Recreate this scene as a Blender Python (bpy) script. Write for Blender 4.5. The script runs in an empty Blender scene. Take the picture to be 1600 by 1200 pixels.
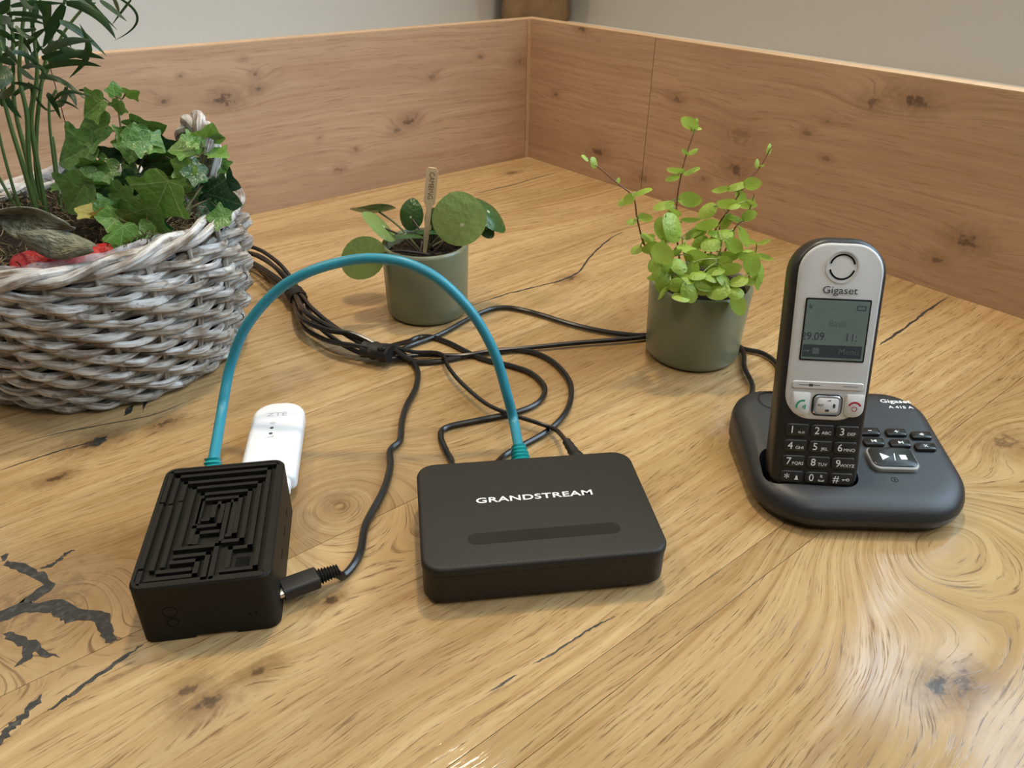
import bpy, bmesh, math, random
from math import sin, cos, pi, radians, sqrt, exp
from mathutils import Vector, Matrix
rng = random.Random(11)
scene = bpy.context.scene
col = scene.collection

# ---------------------------------------------------------------- camera, sky, lights, exposure
CAM = dict(f=1221.25, h=0.3087, r=(0.999878, 0.008041, 0.01338), u=(-0.01561, 0.515034, 0.857028), fw=(0.0, 0.857132, -0.515097))
cd = bpy.data.cameras.new('camera'); cam = bpy.data.objects.new('camera', cd); col.objects.link(cam)
cd.sensor_fit = 'HORIZONTAL'; cd.sensor_width = 36.0; cd.lens = CAM['f'] * 36.0 / 1600.0; cd.clip_start = 0.01; cd.clip_end = 60
_r, _u, _f = Vector(CAM['r']), Vector(CAM['u']), Vector(CAM['fw'])
cam.matrix_world = Matrix(((_r.x, _u.x, -_f.x, 0), (_r.y, _u.y, -_f.y, 0), (_r.z, _u.z, -_f.z, CAM['h']), (0, 0, 0, 1)))
scene.camera = cam

vs = scene.view_settings
vs.view_transform = 'Standard'; vs.look = 'None'; vs.gamma = 1.0; vs.use_curve_mapping = False
vs.exposure = -0.56

world = bpy.data.worlds.new('sky'); scene.world = world; world.use_nodes = True
bg = world.node_tree.nodes['Background']
bg.inputs['Color'].default_value = (0.62, 0.81, 1.0, 1); bg.inputs['Strength'].default_value = 15.0

def lamp(name, loc, target, power, size, color, spread=pi):
    ld = bpy.data.lights.new(name, 'AREA'); ld.shape = 'DISK'; ld.size = size; ld.energy = power; ld.color = color; ld.spread = spread
    o = bpy.data.objects.new(name, ld); col.objects.link(o); o.location = loc
    o.rotation_euler = (Vector(target) - Vector(loc)).to_track_quat('-Z', 'Y').to_euler()
    return o
WARM = (1.0, 0.83, 0.61)
lamp('ceiling_spot_corner', (0.07, 0.86, 1.50), (0.03, 0.50, 0.0), 11.5, 0.10, WARM, radians(150))
lamp('ceiling_spot_basket', (-0.68, 0.50, 1.15), (-0.06, 0.45, 0.0), 3.4, 0.07, WARM, radians(150))
lamp('room_fill_lamp', (0.55, -0.45, 1.62), (0.0, 0.6, 0.0), 8.0, 0.35, (1.0, 0.88, 0.72))  # unseen lamp added as room fill, placed to brighten the left boards
cy = scene.cycles
cy.adaptive_threshold = 0.03; cy.max_bounces = 6; cy.diffuse_bounces = 3; cy.glossy_bounces = 3; cy.transmission_bounces = 4; cy.transparent_max_bounces = 10

CORNER = (0.01829, 1.17171, 0.69958)
PI = (-0.15484, 0.31356, 0.18147, 0.06558, 0.09524, 0.03594)
HT = (0.0141, 0.34013, 0.14378, 0.13, 0.09, 0.02586)
MAZE = [[(-0.0291, 0.0184), (-0.0291, 0.044), (0.03, 0.044), (0.03, -0.0472), (0.0047, -0.0472)], [(-0.0294, 0.0148), (-0.0294, -0.0319)], [(-0.029, -0.0358), (-0.029, -0.0453), (0.001, -0.0453), (0.001, -0.027), (-0.0144, -0.027)], [(-0.0247, 0.0166), (-0.0247, 0.039), (0.0247, 0.039), (0.0247, -0.0403), (0.0091, -0.0403)], [(-0.0241, 0.0129), (-0.0241, -0.034)], [(-0.0197, 0.0181), (-0.0197, 0.0326), (0.0221, 0.0326)], [(-0.0194, 0.0148), (-0.0194, -0.0326)], [(-0.0141, -0.0188), (-0.0141, 0.0272), (0.0206, 0.0272), (0.0206, -0.0249), (0.0113, -0.0249), (0.0113, -0.0376)], [(-0.009, -0.0178), (-0.009, 0.021), (0.016, 0.021), (0.016, -0.0192), (0.0073, -0.0192)], [(-0.0154, -0.0213), (0.0044, -0.0213), (0.0044, -0.0442)], [(-0.0089, -0.0058), (0.0031, -0.0058), (0.0031, 0.0122), (-0.001, 0.0122), (-0.001, -0.0007), (-0.006, -0.0007)], [(-0.0079, -0.0025), (-0.0079, 0.0161), (0.0117, 0.0161), (0.0117, -0.0148), (0.0085, -0.0148)], [(0.0058, -0.0174), (0.0058, 0.0129), (0.0093, 0.0129), (0.0093, -0.0125)], [(-0.0066, -0.0182), (-0.0066, -0.0108), (0.003, -0.0108)], [(-0.025, -0.0413), (-0.0033, -0.0413), (-0.0033, -0.031), (-0.0153, -0.031)], [(-0.0204, -0.0368), (-0.0066, -0.0368)]]
MAZEHOLE = (0.0177, -0.033)
TEAL = [(-0.1854, 0.415, 0.0312), (-0.1855, 0.43, 0.0421), (-0.1818, 0.44, 0.0579), (-0.17, 0.445, 0.0811), (-0.1499, 0.45, 0.1028), (-0.1286, 0.452, 0.1157), (-0.1046, 0.455, 0.1225), (-0.0846, 0.455, 0.1245), (-0.0646, 0.453, 0.1219), (-0.0449, 0.45, 0.1119), (-0.0258, 0.447, 0.0916), (-0.0119, 0.443, 0.0664), (-0.0033, 0.436, 0.0393), (0.0017, 0.43, 0.0207)]
BUNDLE = [(-0.3092, 0.7538, 0.014), (-0.2826, 0.7356, 0.014), (-0.2556, 0.7265, 0.014), (-0.2181, 0.68, 0.014), (-0.1922, 0.6378, 0.014), (-0.1739, 0.5933, 0.014), (-0.146, 0.5626, 0.014), (-0.123, 0.5501, 0.014), (-0.1012, 0.5412, 0.014), (-0.0934, 0.5393, 0.014)]
CABLES = {'phone_a': [(-0.0849, 0.5676, 0.003), (-0.0604, 0.5902, 0.003), (-0.0323, 0.6284, 0.003), (-0.0098, 0.6437, 0.003), (0.0162, 0.6353, 0.003), (0.0549, 0.6099, 0.003), (0.0869, 0.5964, 0.003), (0.1139, 0.5938, 0.003), (0.1275, 0.6085, 0.003), (0.1475, 0.615, 0.003), (0.169, 0.609, 0.003), (0.185, 0.5925, 0.003), (0.1892, 0.5733, 0.003), (0.2045, 0.5649, 0.003), (0.2116, 0.5491, 0.003), (0.2097, 0.5247, 0.003)], 'phone_b': [(-0.0751, 0.5505, 0.003), (-0.0416, 0.5505, 0.003), (-0.0212, 0.5576, 0.003), (0.0101, 0.5652, 0.003), (0.0528, 0.5755, 0.003), (0.1133, 0.589, 0.003), (0.126, 0.6045, 0.003), (0.1475, 0.6105, 0.003), (0.17, 0.6045, 0.003), (0.185, 0.588, 0.003), (0.189, 0.564, 0.003), (0.1839, 0.5389, 0.003), (0.1827, 0.5086, 0.003)], 'flat': [(-0.0859, 0.5766, 0.003), (-0.0719, 0.5851, 0.003), (-0.0538, 0.5754, 0.003), (-0.0261, 0.5499, 0.003), (-0.0002, 0.5372, 0.003), (0.0148, 0.5266, 0.003), (0.0238, 0.5094, 0.003), (0.0239, 0.4947, 0.003), (0.0165, 0.4803, 0.003), (0.0003, 0.4687, 0.003), (-0.0222, 0.4598, 0.003), (-0.0453, 0.4495, 0.003), (-0.0479, 0.4378, 0.003), (-0.0426, 0.4209, 0.003), (-0.0383, 0.409, 0.003)], 'dc': [(-0.0802, 0.5503, 0.003), (-0.0578, 0.5478, 0.003), (-0.0489, 0.5246, 0.003), (-0.0375, 0.502, 0.003), (-0.0182, 0.4741, 0.003), (0.0004, 0.4605, 0.003), (0.0183, 0.4505, 0.003), (0.0304, 0.4423, 0.003), (0.0379, 0.4341, 0.003)], 'line': [(-0.0766, 0.541, 0.003), (-0.0564, 0.5437, 0.003), (-0.0315, 0.5551, 0.003), (-0.0057, 0.5635, 0.003), (0.0153, 0.5609, 0.003), (0.0315, 0.5465, 0.003), (0.0425, 0.5215, 0.003), (0.0446, 0.4989, 0.003), (0.0394, 0.4724, 0.003), (0.0262, 0.4484, 0.003), (0.0071, 0.4288, 0.003), (-0.0056, 0.4155, 0.003)], 'usb': [(-0.0852, 0.5491, 0.003), (-0.0741, 0.5278, 0.003), (-0.0721, 0.5019, 0.003), (-0.076, 0.475, 0.003), (-0.0766, 0.4542, 0.003), (-0.0751, 0.4325, 0.003), (-0.0799, 0.4206, 0.003), (-0.0775, 0.4039, 0.003), (-0.0781, 0.3797, 0.003), (-0.0838, 0.3482, 0.003), (-0.0831, 0.3267, 0.003), (-0.0851, 0.3141, 0.003), (-0.0894, 0.3059, 0.003)]}
PILEA = [((-0.0435, 0.618, 0.07), (-0.0467, 0.618, 0.1151), (0.097, -0.995, 0.007), 1.0), ((-0.0345, 0.65, 0.1003), (-0.0061, 0.66, 0.0746), (0.696, -0.226, 0.682), 0.85), ((-0.0276, 0.665, 0.0899), (-0.0514, 0.665, 0.0975), (0.303, 0.062, 0.951), 0.9), ((-0.0289, 0.655, 0.0772), (-0.0178, 0.655, 0.0668), (0.542, -0.602, 0.587), 1.0), ((-0.0924, 0.66, 0.0685), (-0.092, 0.672, 0.0929), (-0.409, -0.816, 0.408), 0.9), ((-0.1005, 0.64, 0.0687), (-0.1266, 0.64, 0.0921), (0.666, -0.067, 0.743), 0.85), ((-0.1051, 0.672, 0.0817), (-0.144, 0.672, 0.0782), (0.079, -0.491, -0.868), 0.8), ((-0.1146, 0.612, 0.0778), (-0.1364, 0.612, 0.0416), (0.24, -0.96, -0.144), 0.82), ((-0.101, 0.618, 0.0813), (-0.0756, 0.618, 0.0806), (0.027, 0.204, 0.979), 0.9), ((-0.078, 0.67, 0.0603), (-0.0719, 0.67, 0.0841), (-0.678, -0.715, 0.174), 0.9), ((-0.0872, 0.655, 0.0721), (-0.0626, 0.655, 0.0702), (0.077, 0.203, 0.976), 0.9)]
P2STEMS = [[(0.1125, 0.555, 0.0752), (0.0996, 0.5529, 0.0961), (0.0953, 0.5507, 0.1023), (0.089, 0.5486, 0.1205), (0.0843, 0.5464, 0.1372), (0.073, 0.5443, 0.1468), (0.0583, 0.5421, 0.1588), (0.0481, 0.54, 0.1668)], [(0.1317, 0.57, 0.0692), (0.1243, 0.571, 0.0988), (0.1213, 0.572, 0.1218), (0.1218, 0.573, 0.1441), (0.1241, 0.574, 0.1598), (0.1276, 0.575, 0.1751)], [(0.1463, 0.575, 0.075), (0.1549, 0.577, 0.1044), (0.1636, 0.579, 0.1193), (0.1731, 0.581, 0.1382), (0.1817, 0.583, 0.1493), (0.1886, 0.585, 0.1646)], [(0.153, 0.58, 0.0731), (0.1613, 0.585, 0.1091), (0.1713, 0.59, 0.1257), (0.1801, 0.595, 0.1386), (0.1866, 0.6, 0.1487)], [(0.1572, 0.565, 0.0717), (0.1654, 0.5667, 0.1065), (0.1737, 0.5683, 0.1159), (0.1773, 0.57, 0.1335)], [(0.1683, 0.55, 0.0689), (0.1766, 0.5467, 0.077), (0.1774, 0.5433, 0.0993), (0.1758, 0.54, 0.1059)], [(0.1182, 0.545, 0.0721), (0.113, 0.5433, 0.0929), (0.1096, 0.5417, 0.1094), (0.1077, 0.54, 0.1271)], [(0.1469, 0.555, 0.0795), (0.1525, 0.55, 0.0927), (0.1518, 0.545, 0.1071)], [(0.1223, 0.54, 0.0744), (0.1129, 0.535, 0.0891), (0.1059, 0.53, 0.0999)], [(0.1527, 0.545, 0.0727), (0.1497, 0.54, 0.0858), (0.1486, 0.535, 0.0968)], [(0.1387, 0.56, 0.0697), (0.1293, 0.56, 0.0884), (0.1257, 0.56, 0.1029)]]
P2LEAVES = [((0.0937, 0.548, 0.1004), (0.0872, 0.546, 0.0961), (-0.37, -0.492, 0.788)), ((0.0961, 0.555, 0.1005), (0.1046, 0.5574, 0.103), (0.355, -0.838, -0.415)), ((0.0876, 0.545, 0.1206), (0.0814, 0.5462, 0.1189), (-0.316, -0.396, 0.863)), ((0.0897, 0.55, 0.12), (0.098, 0.5462, 0.1214), (-0.294, -0.83, -0.473)), ((0.08, 0.545, 0.1363), (0.0741, 0.5472, 0.1324), (-0.604, -0.393, 0.694)), ((0.0831, 0.54, 0.1405), (0.0789, 0.5412, 0.1339), (0.043, -0.977, -0.207)), ((0.0854, 0.55, 0.1398), (0.0953, 0.5469, 0.1438), (-0.381, -0.017, 0.925)), ((0.0719, 0.545, 0.1468), (0.0741, 0.5479, 0.1497), (0.772, -0.633, 0.063)), ((0.056, 0.54, 0.1595), (0.0533, 0.5404, 0.1659), (0.65, -0.688, 0.322)), ((0.0505, 0.54, 0.1653), (0.0461, 0.538, 0.1681), (0.605, -0.296, 0.739)), ((0.1174, 0.57, 0.128), (0.1047, 0.5677, 0.1237), (-0.287, -0.16, 0.944)), ((0.1224, 0.572, 0.1278), (0.137, 0.5695, 0.1261), (-0.201, -0.888, -0.413)), ((0.1129, 0.56, 0.1234), (0.1198, 0.5573, 0.1203), (-0.512, -0.627, -0.587)), ((0.1235, 0.572, 0.1464), (0.1123, 0.5691, 0.1498), (-0.098, -0.579, -0.809)), ((0.1196, 0.57, 0.1472), (0.1111, 0.5696, 0.144), (-0.34, -0.193, 0.92)), ((0.1246, 0.578, 0.1466), (0.1334, 0.574, 0.1516), (-0.494, -0.003, 0.87)), ((0.1247, 0.575, 0.159), (0.1213, 0.5727, 0.1636), (-0.528, -0.535, -0.659)), ((0.1265, 0.578, 0.1601), (0.1319, 0.5817, 0.1635), (-0.468, -0.126, 0.875)), ((0.1293, 0.575, 0.1783), (0.119, 0.578, 0.1833), (-0.45, -0.745, -0.493)), ((0.1286, 0.58, 0.1757), (0.1302, 0.5785, 0.1839), (0.745, -0.618, -0.252)), ((0.1298, 0.58, 0.1782), (0.1338, 0.5803, 0.1782), (0.025, -0.293, 0.956)), ((0.1517, 0.58, 0.122), (0.1417, 0.581, 0.1132), (-0.596, -0.507, 0.623)), ((0.1632, 0.585, 0.1315), (0.1521, 0.5885, 0.128), (0.024, -0.663, -0.748)), ((0.1728, 0.585, 0.1388), (0.1617, 0.5826, 0.134), (-0.366, -0.137, 0.921)), ((0.17, 0.575, 0.1388), (0.1811, 0.5734, 0.1394), (-0.124, -0.956, -0.265)), ((0.1675, 0.58, 0.1322), (0.1718, 0.5793, 0.1239), (-0.636, -0.724, -0.267)), ((0.1653, 0.57, 0.1231), (0.1523, 0.5681, 0.1258), (-0.01, -0.785, -0.62)), ((0.1659, 0.565, 0.128), (0.1583, 0.5634, 0.1256), (-0.252, -0.241, 0.937)), ((0.165, 0.57, 0.1257), (0.1791, 0.5707, 0.1221), (-0.15, -0.689, -0.709)), ((0.1699, 0.565, 0.1168), (0.1801, 0.5664, 0.1183), (0.169, -0.956, -0.24)), ((0.1734, 0.575, 0.1135), (0.1612, 0.5715, 0.1165), (0.266, -0.117, 0.957)), ((0.181, 0.585, 0.1488), (0.1812, 0.5875, 0.1542), (0.688, -0.668, 0.282)), ((0.1879, 0.585, 0.1584), (0.1884, 0.5866, 0.1653), (0.676, -0.727, 0.12)), ((0.1773, 0.57, 0.1258), (0.1765, 0.5698, 0.1301), (-0.847, -0.504, -0.171)), ((0.1815, 0.585, 0.1481), (0.1844, 0.5824, 0.1512), (0.215, -0.649, -0.73)), ((0.1678, 0.56, 0.1099), (0.1734, 0.5638, 0.0951), (-0.872, -0.28, -0.403)), ((0.1755, 0.54, 0.1053), (0.1687, 0.5436, 0.1067), (-0.44, -0.565, -0.698)), ((0.1769, 0.54, 0.1051), (0.1867, 0.5428, 0.1059), (0.242, -0.644, -0.726)), ((0.1714, 0.532, 0.085), (0.1715, 0.5324, 0.1003), (-0.761, -0.649, 0.019)), ((0.1788, 0.545, 0.0945), (0.19, 0.5439, 0.0909), (-0.299, -0.576, -0.761)), ((0.1873, 0.545, 0.0723), (0.1827, 0.5477, 0.0871), (0.609, -0.726, 0.32)), ((0.1812, 0.545, 0.0797), (0.1819, 0.5414, 0.0701), (-0.991, -0.134, -0.024)), ((0.1676, 0.55, 0.0953), (0.1776, 0.551, 0.0969), (-0.152, -0.104, 0.983)), ((0.1071, 0.528, 0.0921), (0.1035, 0.525, 0.1085), (-0.382, -0.89, -0.248)), ((0.107, 0.54, 0.1077), (0.1035, 0.5434, 0.1214), (-0.745, -0.666, -0.024)), ((0.1212, 0.54, 0.1091), (0.1101, 0.5388, 0.1254), (0.628, -0.682, 0.375)), ((0.1098, 0.55, 0.101), (0.1213, 0.5531, 0.1071), (0.444, -0.784, -0.434)), ((0.1256, 0.53, 0.0891), (0.115, 0.5322, 0.0944), (0.207, -0.685, 0.699)), ((0.1321, 0.528, 0.0842), (0.1462, 0.5287, 0.0789), (0.295, -0.65, 0.7)), ((0.156, 0.522, 0.0789), (0.1422, 0.5249, 0.0744), (-0.357, -0.511, 0.782)), ((0.1246, 0.522, 0.0825), (0.1332, 0.5215, 0.0697), (0.451, -0.827, 0.337)), ((0.1107, 0.528, 0.0865), (0.1095, 0.5257, 0.0733), (0.234, -0.961, 0.148)), ((0.1128, 0.522, 0.0809), (0.1237, 0.5229, 0.0787), (0.09, -0.995, 0.042)), ((0.1563, 0.524, 0.0743), (0.1666, 0.5227, 0.0751), (-0.135, -0.633, 0.762)), ((0.1625, 0.524, 0.0719), (0.1654, 0.5244, 0.0569), (-0.788, -0.591, -0.171)), ((0.1343, 0.524, 0.0749), (0.1441, 0.5255, 0.0744), (0.136, -0.966, -0.221)), ((0.1281, 0.522, 0.0724), (0.1168, 0.5194, 0.0734), (0.13, -0.197, 0.972)), ((0.1127, 0.525, 0.0772), (0.1089, 0.526, 0.0671), (0.722, -0.608, -0.33)), ((0.1461, 0.54, 0.0894), (0.16, 0.5415, 0.089), (0.088, -0.914, -0.395)), ((0.1523, 0.55, 0.105), (0.1396, 0.5473, 0.101), (-0.177, -0.466, 0.867)), ((0.1512, 0.56, 0.1108), (0.1367, 0.5566, 0.1118), (0.153, -0.818, -0.555)), ((0.1567, 0.545, 0.1071), (0.1646, 0.5453, 0.096), (-0.492, -0.788, -0.37)), ((0.1388, 0.55, 0.0974), (0.1229, 0.5463, 0.1013), (0.255, -0.075, 0.964)), ((0.1263, 0.54, 0.0968), (0.141, 0.5408, 0.0885), (-0.233, -0.842, -0.487)), ((0.1311, 0.535, 0.0937), (0.1285, 0.5346, 0.0816), (-0.794, -0.578, 0.189)), ((0.1533, 0.535, 0.0901), (0.1425, 0.5322, 0.0869), (-0.236, -0.168, 0.957)), ((0.1526, 0.535, 0.0841), (0.1633, 0.5313, 0.0907), (-0.068, -0.913, -0.403)), ((0.1701, 0.53, 0.0845), (0.1591, 0.5287, 0.0804), (-0.301, -0.289, 0.909)), ((0.1078, 0.53, 0.0932), (0.1045, 0.527, 0.0823), (0.4, -0.908, 0.124)), ((0.1024, 0.535, 0.0947), (0.099, 0.5355, 0.0864), (-0.774, -0.567, 0.281)), ((0.1061, 0.54, 0.1031), (0.0954, 0.541, 0.0981), (0.086, -0.921, -0.379)), ((0.1048, 0.55, 0.1044), (0.0944, 0.5469, 0.1091), (0.45, -0.223, 0.865)), ((0.1607, 0.555, 0.1104), (0.1485, 0.554, 0.1057), (-0.309, -0.349, 0.885)), ((0.1548, 0.56, 0.1025), (0.1637, 0.5628, 0.107), (-0.295, -0.444, 0.846)), ((0.1394, 0.565, 0.1113), (0.1294, 0.5621, 0.1029), (-0.619, -0.112, 0.777)), ((0.1345, 0.56, 0.1034), (0.1444, 0.5628, 0.1062), (0.337, -0.898, -0.282)), ((0.1256, 0.57, 0.111), (0.1393, 0.5696, 0.1113), (0.006, -0.556, -0.831)), ((0.112, 0.54, 0.0939), (0.1225, 0.5415, 0.0977), (0.317, -0.735, -0.599)), ((0.1267, 0.55, 0.1022), (0.1185, 0.5498, 0.0967), (-0.549, -0.109, 0.828)), ((0.1101, 0.53, 0.0814), (0.1145, 0.5298, 0.0921), (0.398, -0.899, -0.183)), ((0.1177, 0.53, 0.0844), (0.1304, 0.5269, 0.0835), (0.01, -0.258, 0.966)), ((0.1343, 0.555, 0.0964), (0.1445, 0.5587, 0.1014), (0.41, -0.894, -0.179)), ((0.1501, 0.545, 0.0947), (0.1395, 0.5485, 0.0931), (-0.183, -0.118, 0.976)), ((0.1524, 0.545, 0.094), (0.1633, 0.5424, 0.093), (-0.236, -0.81, -0.536)), ((0.1641, 0.545, 0.0949), (0.1737, 0.5432, 0.0921), (-0.309, -0.778, -0.547)), ((0.1589, 0.57, 0.105), (0.1642, 0.5729, 0.1153), (0.555, -0.83, -0.05)), ((0.1553, 0.56, 0.107), (0.1455, 0.5565, 0.1081), (0.198, -0.253, 0.947)), ((0.1065, 0.535, 0.0812), (0.0994, 0.5366, 0.0804), (-0.155, -0.222, 0.963)), ((0.1386, 0.53, 0.0881), (0.1288, 0.5263, 0.0858), (-0.118, -0.269, 0.956)), ((0.1494, 0.53, 0.0837), (0.139, 0.5289, 0.0859), (0.224, -0.28, 0.934)), ((0.1685, 0.535, 0.0797), (0.1774, 0.5363, 0.0745), (-0.244, -0.755, -0.609)), ((0.1596, 0.53, 0.0794), (0.1495, 0.5281, 0.0854), (0.512, -0.511, 0.69)), ((0.1138, 0.56, 0.1225), (0.1217, 0.5617, 0.1179), (-0.22, -0.732, -0.645)), ((0.1327, 0.55, 0.0876), (0.1368, 0.5512, 0.0967), (0.529, -0.838, -0.132)), ((0.1376, 0.54, 0.0939), (0.1447, 0.5428, 0.0835), (-0.494, -0.694, -0.524))]
IVY = [((-0.2814, 0.57, 0.1947), (-0.2799, 0.5706, 0.2061), (0.768, -0.636, -0.072), 0), ((-0.2745, 0.57, 0.1979), (-0.262, 0.5679, 0.1994), (-0.031, -0.702, -0.711), 0), ((-0.2852, 0.565, 0.1948), (-0.3048, 0.5646, 0.1832), (-0.29, -0.801, 0.524), 0), ((-0.2732, 0.56, 0.1958), (-0.2767, 0.5618, 0.1845), (-0.266, -0.962, -0.067), 0), ((-0.2852, 0.565, 0.1776), (-0.3145, 0.5632, 0.1678), (-0.184, -0.709, 0.68), 1), ((-0.2935, 0.555, 0.1667), (-0.3256, 0.5531, 0.1532), (-0.204, -0.781, 0.59), 1), ((-0.2749, 0.565, 0.1759), (-0.2463, 0.5632, 0.1768), (-0.029, -0.761, -0.648), 1), ((-0.2601, 0.55, 0.1734), (-0.2459, 0.5544, 0.1621), (0.65, -0.381, 0.658), 0), ((-0.266, 0.575, 0.1606), (-0.2419, 0.5744, 0.1611), (-0.01, -0.852, -0.523), 2), ((-0.2662, 0.56, 0.1571), (-0.2401, 0.5655, 0.1585), (0.178, -0.665, -0.725), 1), ((-0.2767, 0.545, 0.1506), (-0.2997, 0.5407, 0.1472), (0.012, -0.658, 0.753), 1), ((-0.2872, 0.55, 0.1536), (-0.3106, 0.5464, 0.15), (0.213, -0.727, -0.652), 1), ((-0.3074, 0.56, 0.1472), (-0.3349, 0.5652, 0.1412), (-0.271, -0.435, 0.859), 2), ((-0.2925, 0.53, 0.1488), (-0.3141, 0.5274, 0.1254), (-0.21, -0.931, 0.297), 1), ((-0.2798, 0.535, 0.1414), (-0.3057, 0.5376, 0.1402), (-0.054, -0.804, -0.592), 1), ((-0.2692, 0.53, 0.1461), (-0.2792, 0.529, 0.1289), (-0.291, -0.93, 0.223), 1), ((-0.2611, 0.535, 0.1536), (-0.2678, 0.5384, 0.1309), (-0.277, -0.959, -0.06), 2), ((-0.2614, 0.54, 0.1518), (-0.2784, 0.5402, 0.1396), (-0.402, -0.732, 0.55), 1), ((-0.229, 0.515, 0.1564), (-0.2481, 0.5126, 0.1271), (-0.06, -0.991, 0.119), 0), ((-0.2432, 0.505, 0.1412), (-0.2534, 0.5083, 0.1126), (-0.132, -0.989, -0.067), 1), ((-0.2431, 0.51, 0.1326), (-0.2429, 0.5072, 0.1123), (-0.209, -0.969, 0.129), 2), ((-0.2554, 0.49, 0.133), (-0.2609, 0.4863, 0.1118), (0.799, -0.592, -0.103), 0), ((-0.2556, 0.515, 0.1442), (-0.268, 0.5143, 0.1228), (-0.311, -0.927, 0.211), 1), ((-0.2228, 0.55, 0.1649), (-0.2417, 0.5462, 0.1656), (0.13, -0.487, 0.863), 0), ((-0.2222, 0.54, 0.158), (-0.2369, 0.5362, 0.1432), (-0.266, -0.836, 0.48), 0), ((-0.2215, 0.56, 0.1679), (-0.2098, 0.5545, 0.1817), (0.42, -0.66, -0.623), 0), ((-0.2169, 0.56, 0.1696), (-0.2067, 0.5658, 0.1683), (0.36, -0.757, -0.546), 0), ((-0.2166, 0.555, 0.1616), (-0.2007, 0.5496, 0.1608), (-0.008, -0.181, 0.984), 0), ((-0.2201, 0.555, 0.1715), (-0.2229, 0.5503, 0.16), (0.904, -0.425, -0.049), 0), ((-0.219, 0.57, 0.1432), (-0.2084, 0.5698, 0.1511), (-0.37, -0.798, 0.476), 0), ((-0.2206, 0.575, 0.14), (-0.2034, 0.5694, 0.1321), (-0.334, -0.94, -0.064), 2), ((-0.2233, 0.545, 0.1372), (-0.1953, 0.5432, 0.1274), (-0.069, -0.998, -0.014), 2), ((-0.2832, 0.515, 0.1278), (-0.3004, 0.5163, 0.1339), (0.301, -0.282, 0.911), 3), ((-0.2865, 0.515, 0.127), (-0.2742, 0.5115, 0.1358), (0.37, -0.552, -0.747), 3), ((-0.2725, 0.51, 0.1339), (-0.2787, 0.5148, 0.1175), (-0.425, -0.899, -0.102), 3), ((-0.265, 0.52, 0.1381), (-0.2791, 0.5182, 0.1244), (0.591, -0.611, -0.527), 1), ((-0.2474, 0.55, 0.1345), (-0.236, 0.5543, 0.1504), (0.737, -0.56, -0.378), 1), ((-0.2666, 0.56, 0.1567), (-0.261, 0.5623, 0.137), (0.955, -0.144, 0.259), 2), ((-0.3049, 0.575, 0.1513), (-0.2813, 0.5735, 0.1596), (0.209, -0.665, -0.717), 2), ((-0.2722, 0.575, 0.1573), (-0.2933, 0.5756, 0.1568), (-0.008, -0.779, -0.626), 1), ((-0.2592, 0.565, 0.1434), (-0.2371, 0.5601, 0.1553), (0.26, -0.624, -0.737), 1), ((-0.2496, 0.52, 0.133), (-0.2681, 0.5202, 0.1263), (-0.28, -0.582, 0.763), 1), ((-0.2864, 0.53, 0.1416), (-0.2805, 0.5275, 0.1278), (-0.28, -0.959, 0.052), 2), ((-0.3219, 0.56, 0.1337), (-0.3406, 0.5638, 0.1354), (0.035, -0.243, 0.969), 1)]
IVYSTEMS = [[(-0.2689, 0.53, 0.1267), (-0.2769, 0.55, 0.1479), (-0.2801, 0.565, 0.171), (-0.2797, 0.57, 0.1961)], [(-0.2689, 0.53, 0.1267), (-0.2678, 0.55, 0.148), (-0.2587, 0.56, 0.1658)], [(-0.2689, 0.53, 0.1267), (-0.2917, 0.55, 0.1431), (-0.3026, 0.56, 0.1629)], [(-0.2306, 0.53, 0.1273), (-0.2242, 0.545, 0.1411), (-0.2185, 0.555, 0.1655)], [(-0.2306, 0.53, 0.1273), (-0.2186, 0.55, 0.1442), (-0.2162, 0.57, 0.1432)], [(-0.2694, 0.53, 0.1244), (-0.2451, 0.52, 0.1349)], [(-0.2694, 0.53, 0.1244), (-0.288, 0.53, 0.131)], [(-0.2306, 0.53, 0.1273), (-0.2169, 0.545, 0.1319)], [(-0.27, 0.53, 0.122), (-0.2584, 0.5, 0.1259)], [(-0.2689, 0.53, 0.1267), (-0.2651, 0.555, 0.149), (-0.2493, 0.56, 0.157)], [(-0.2689, 0.53, 0.1267), (-0.2955, 0.54, 0.1369)]]
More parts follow.
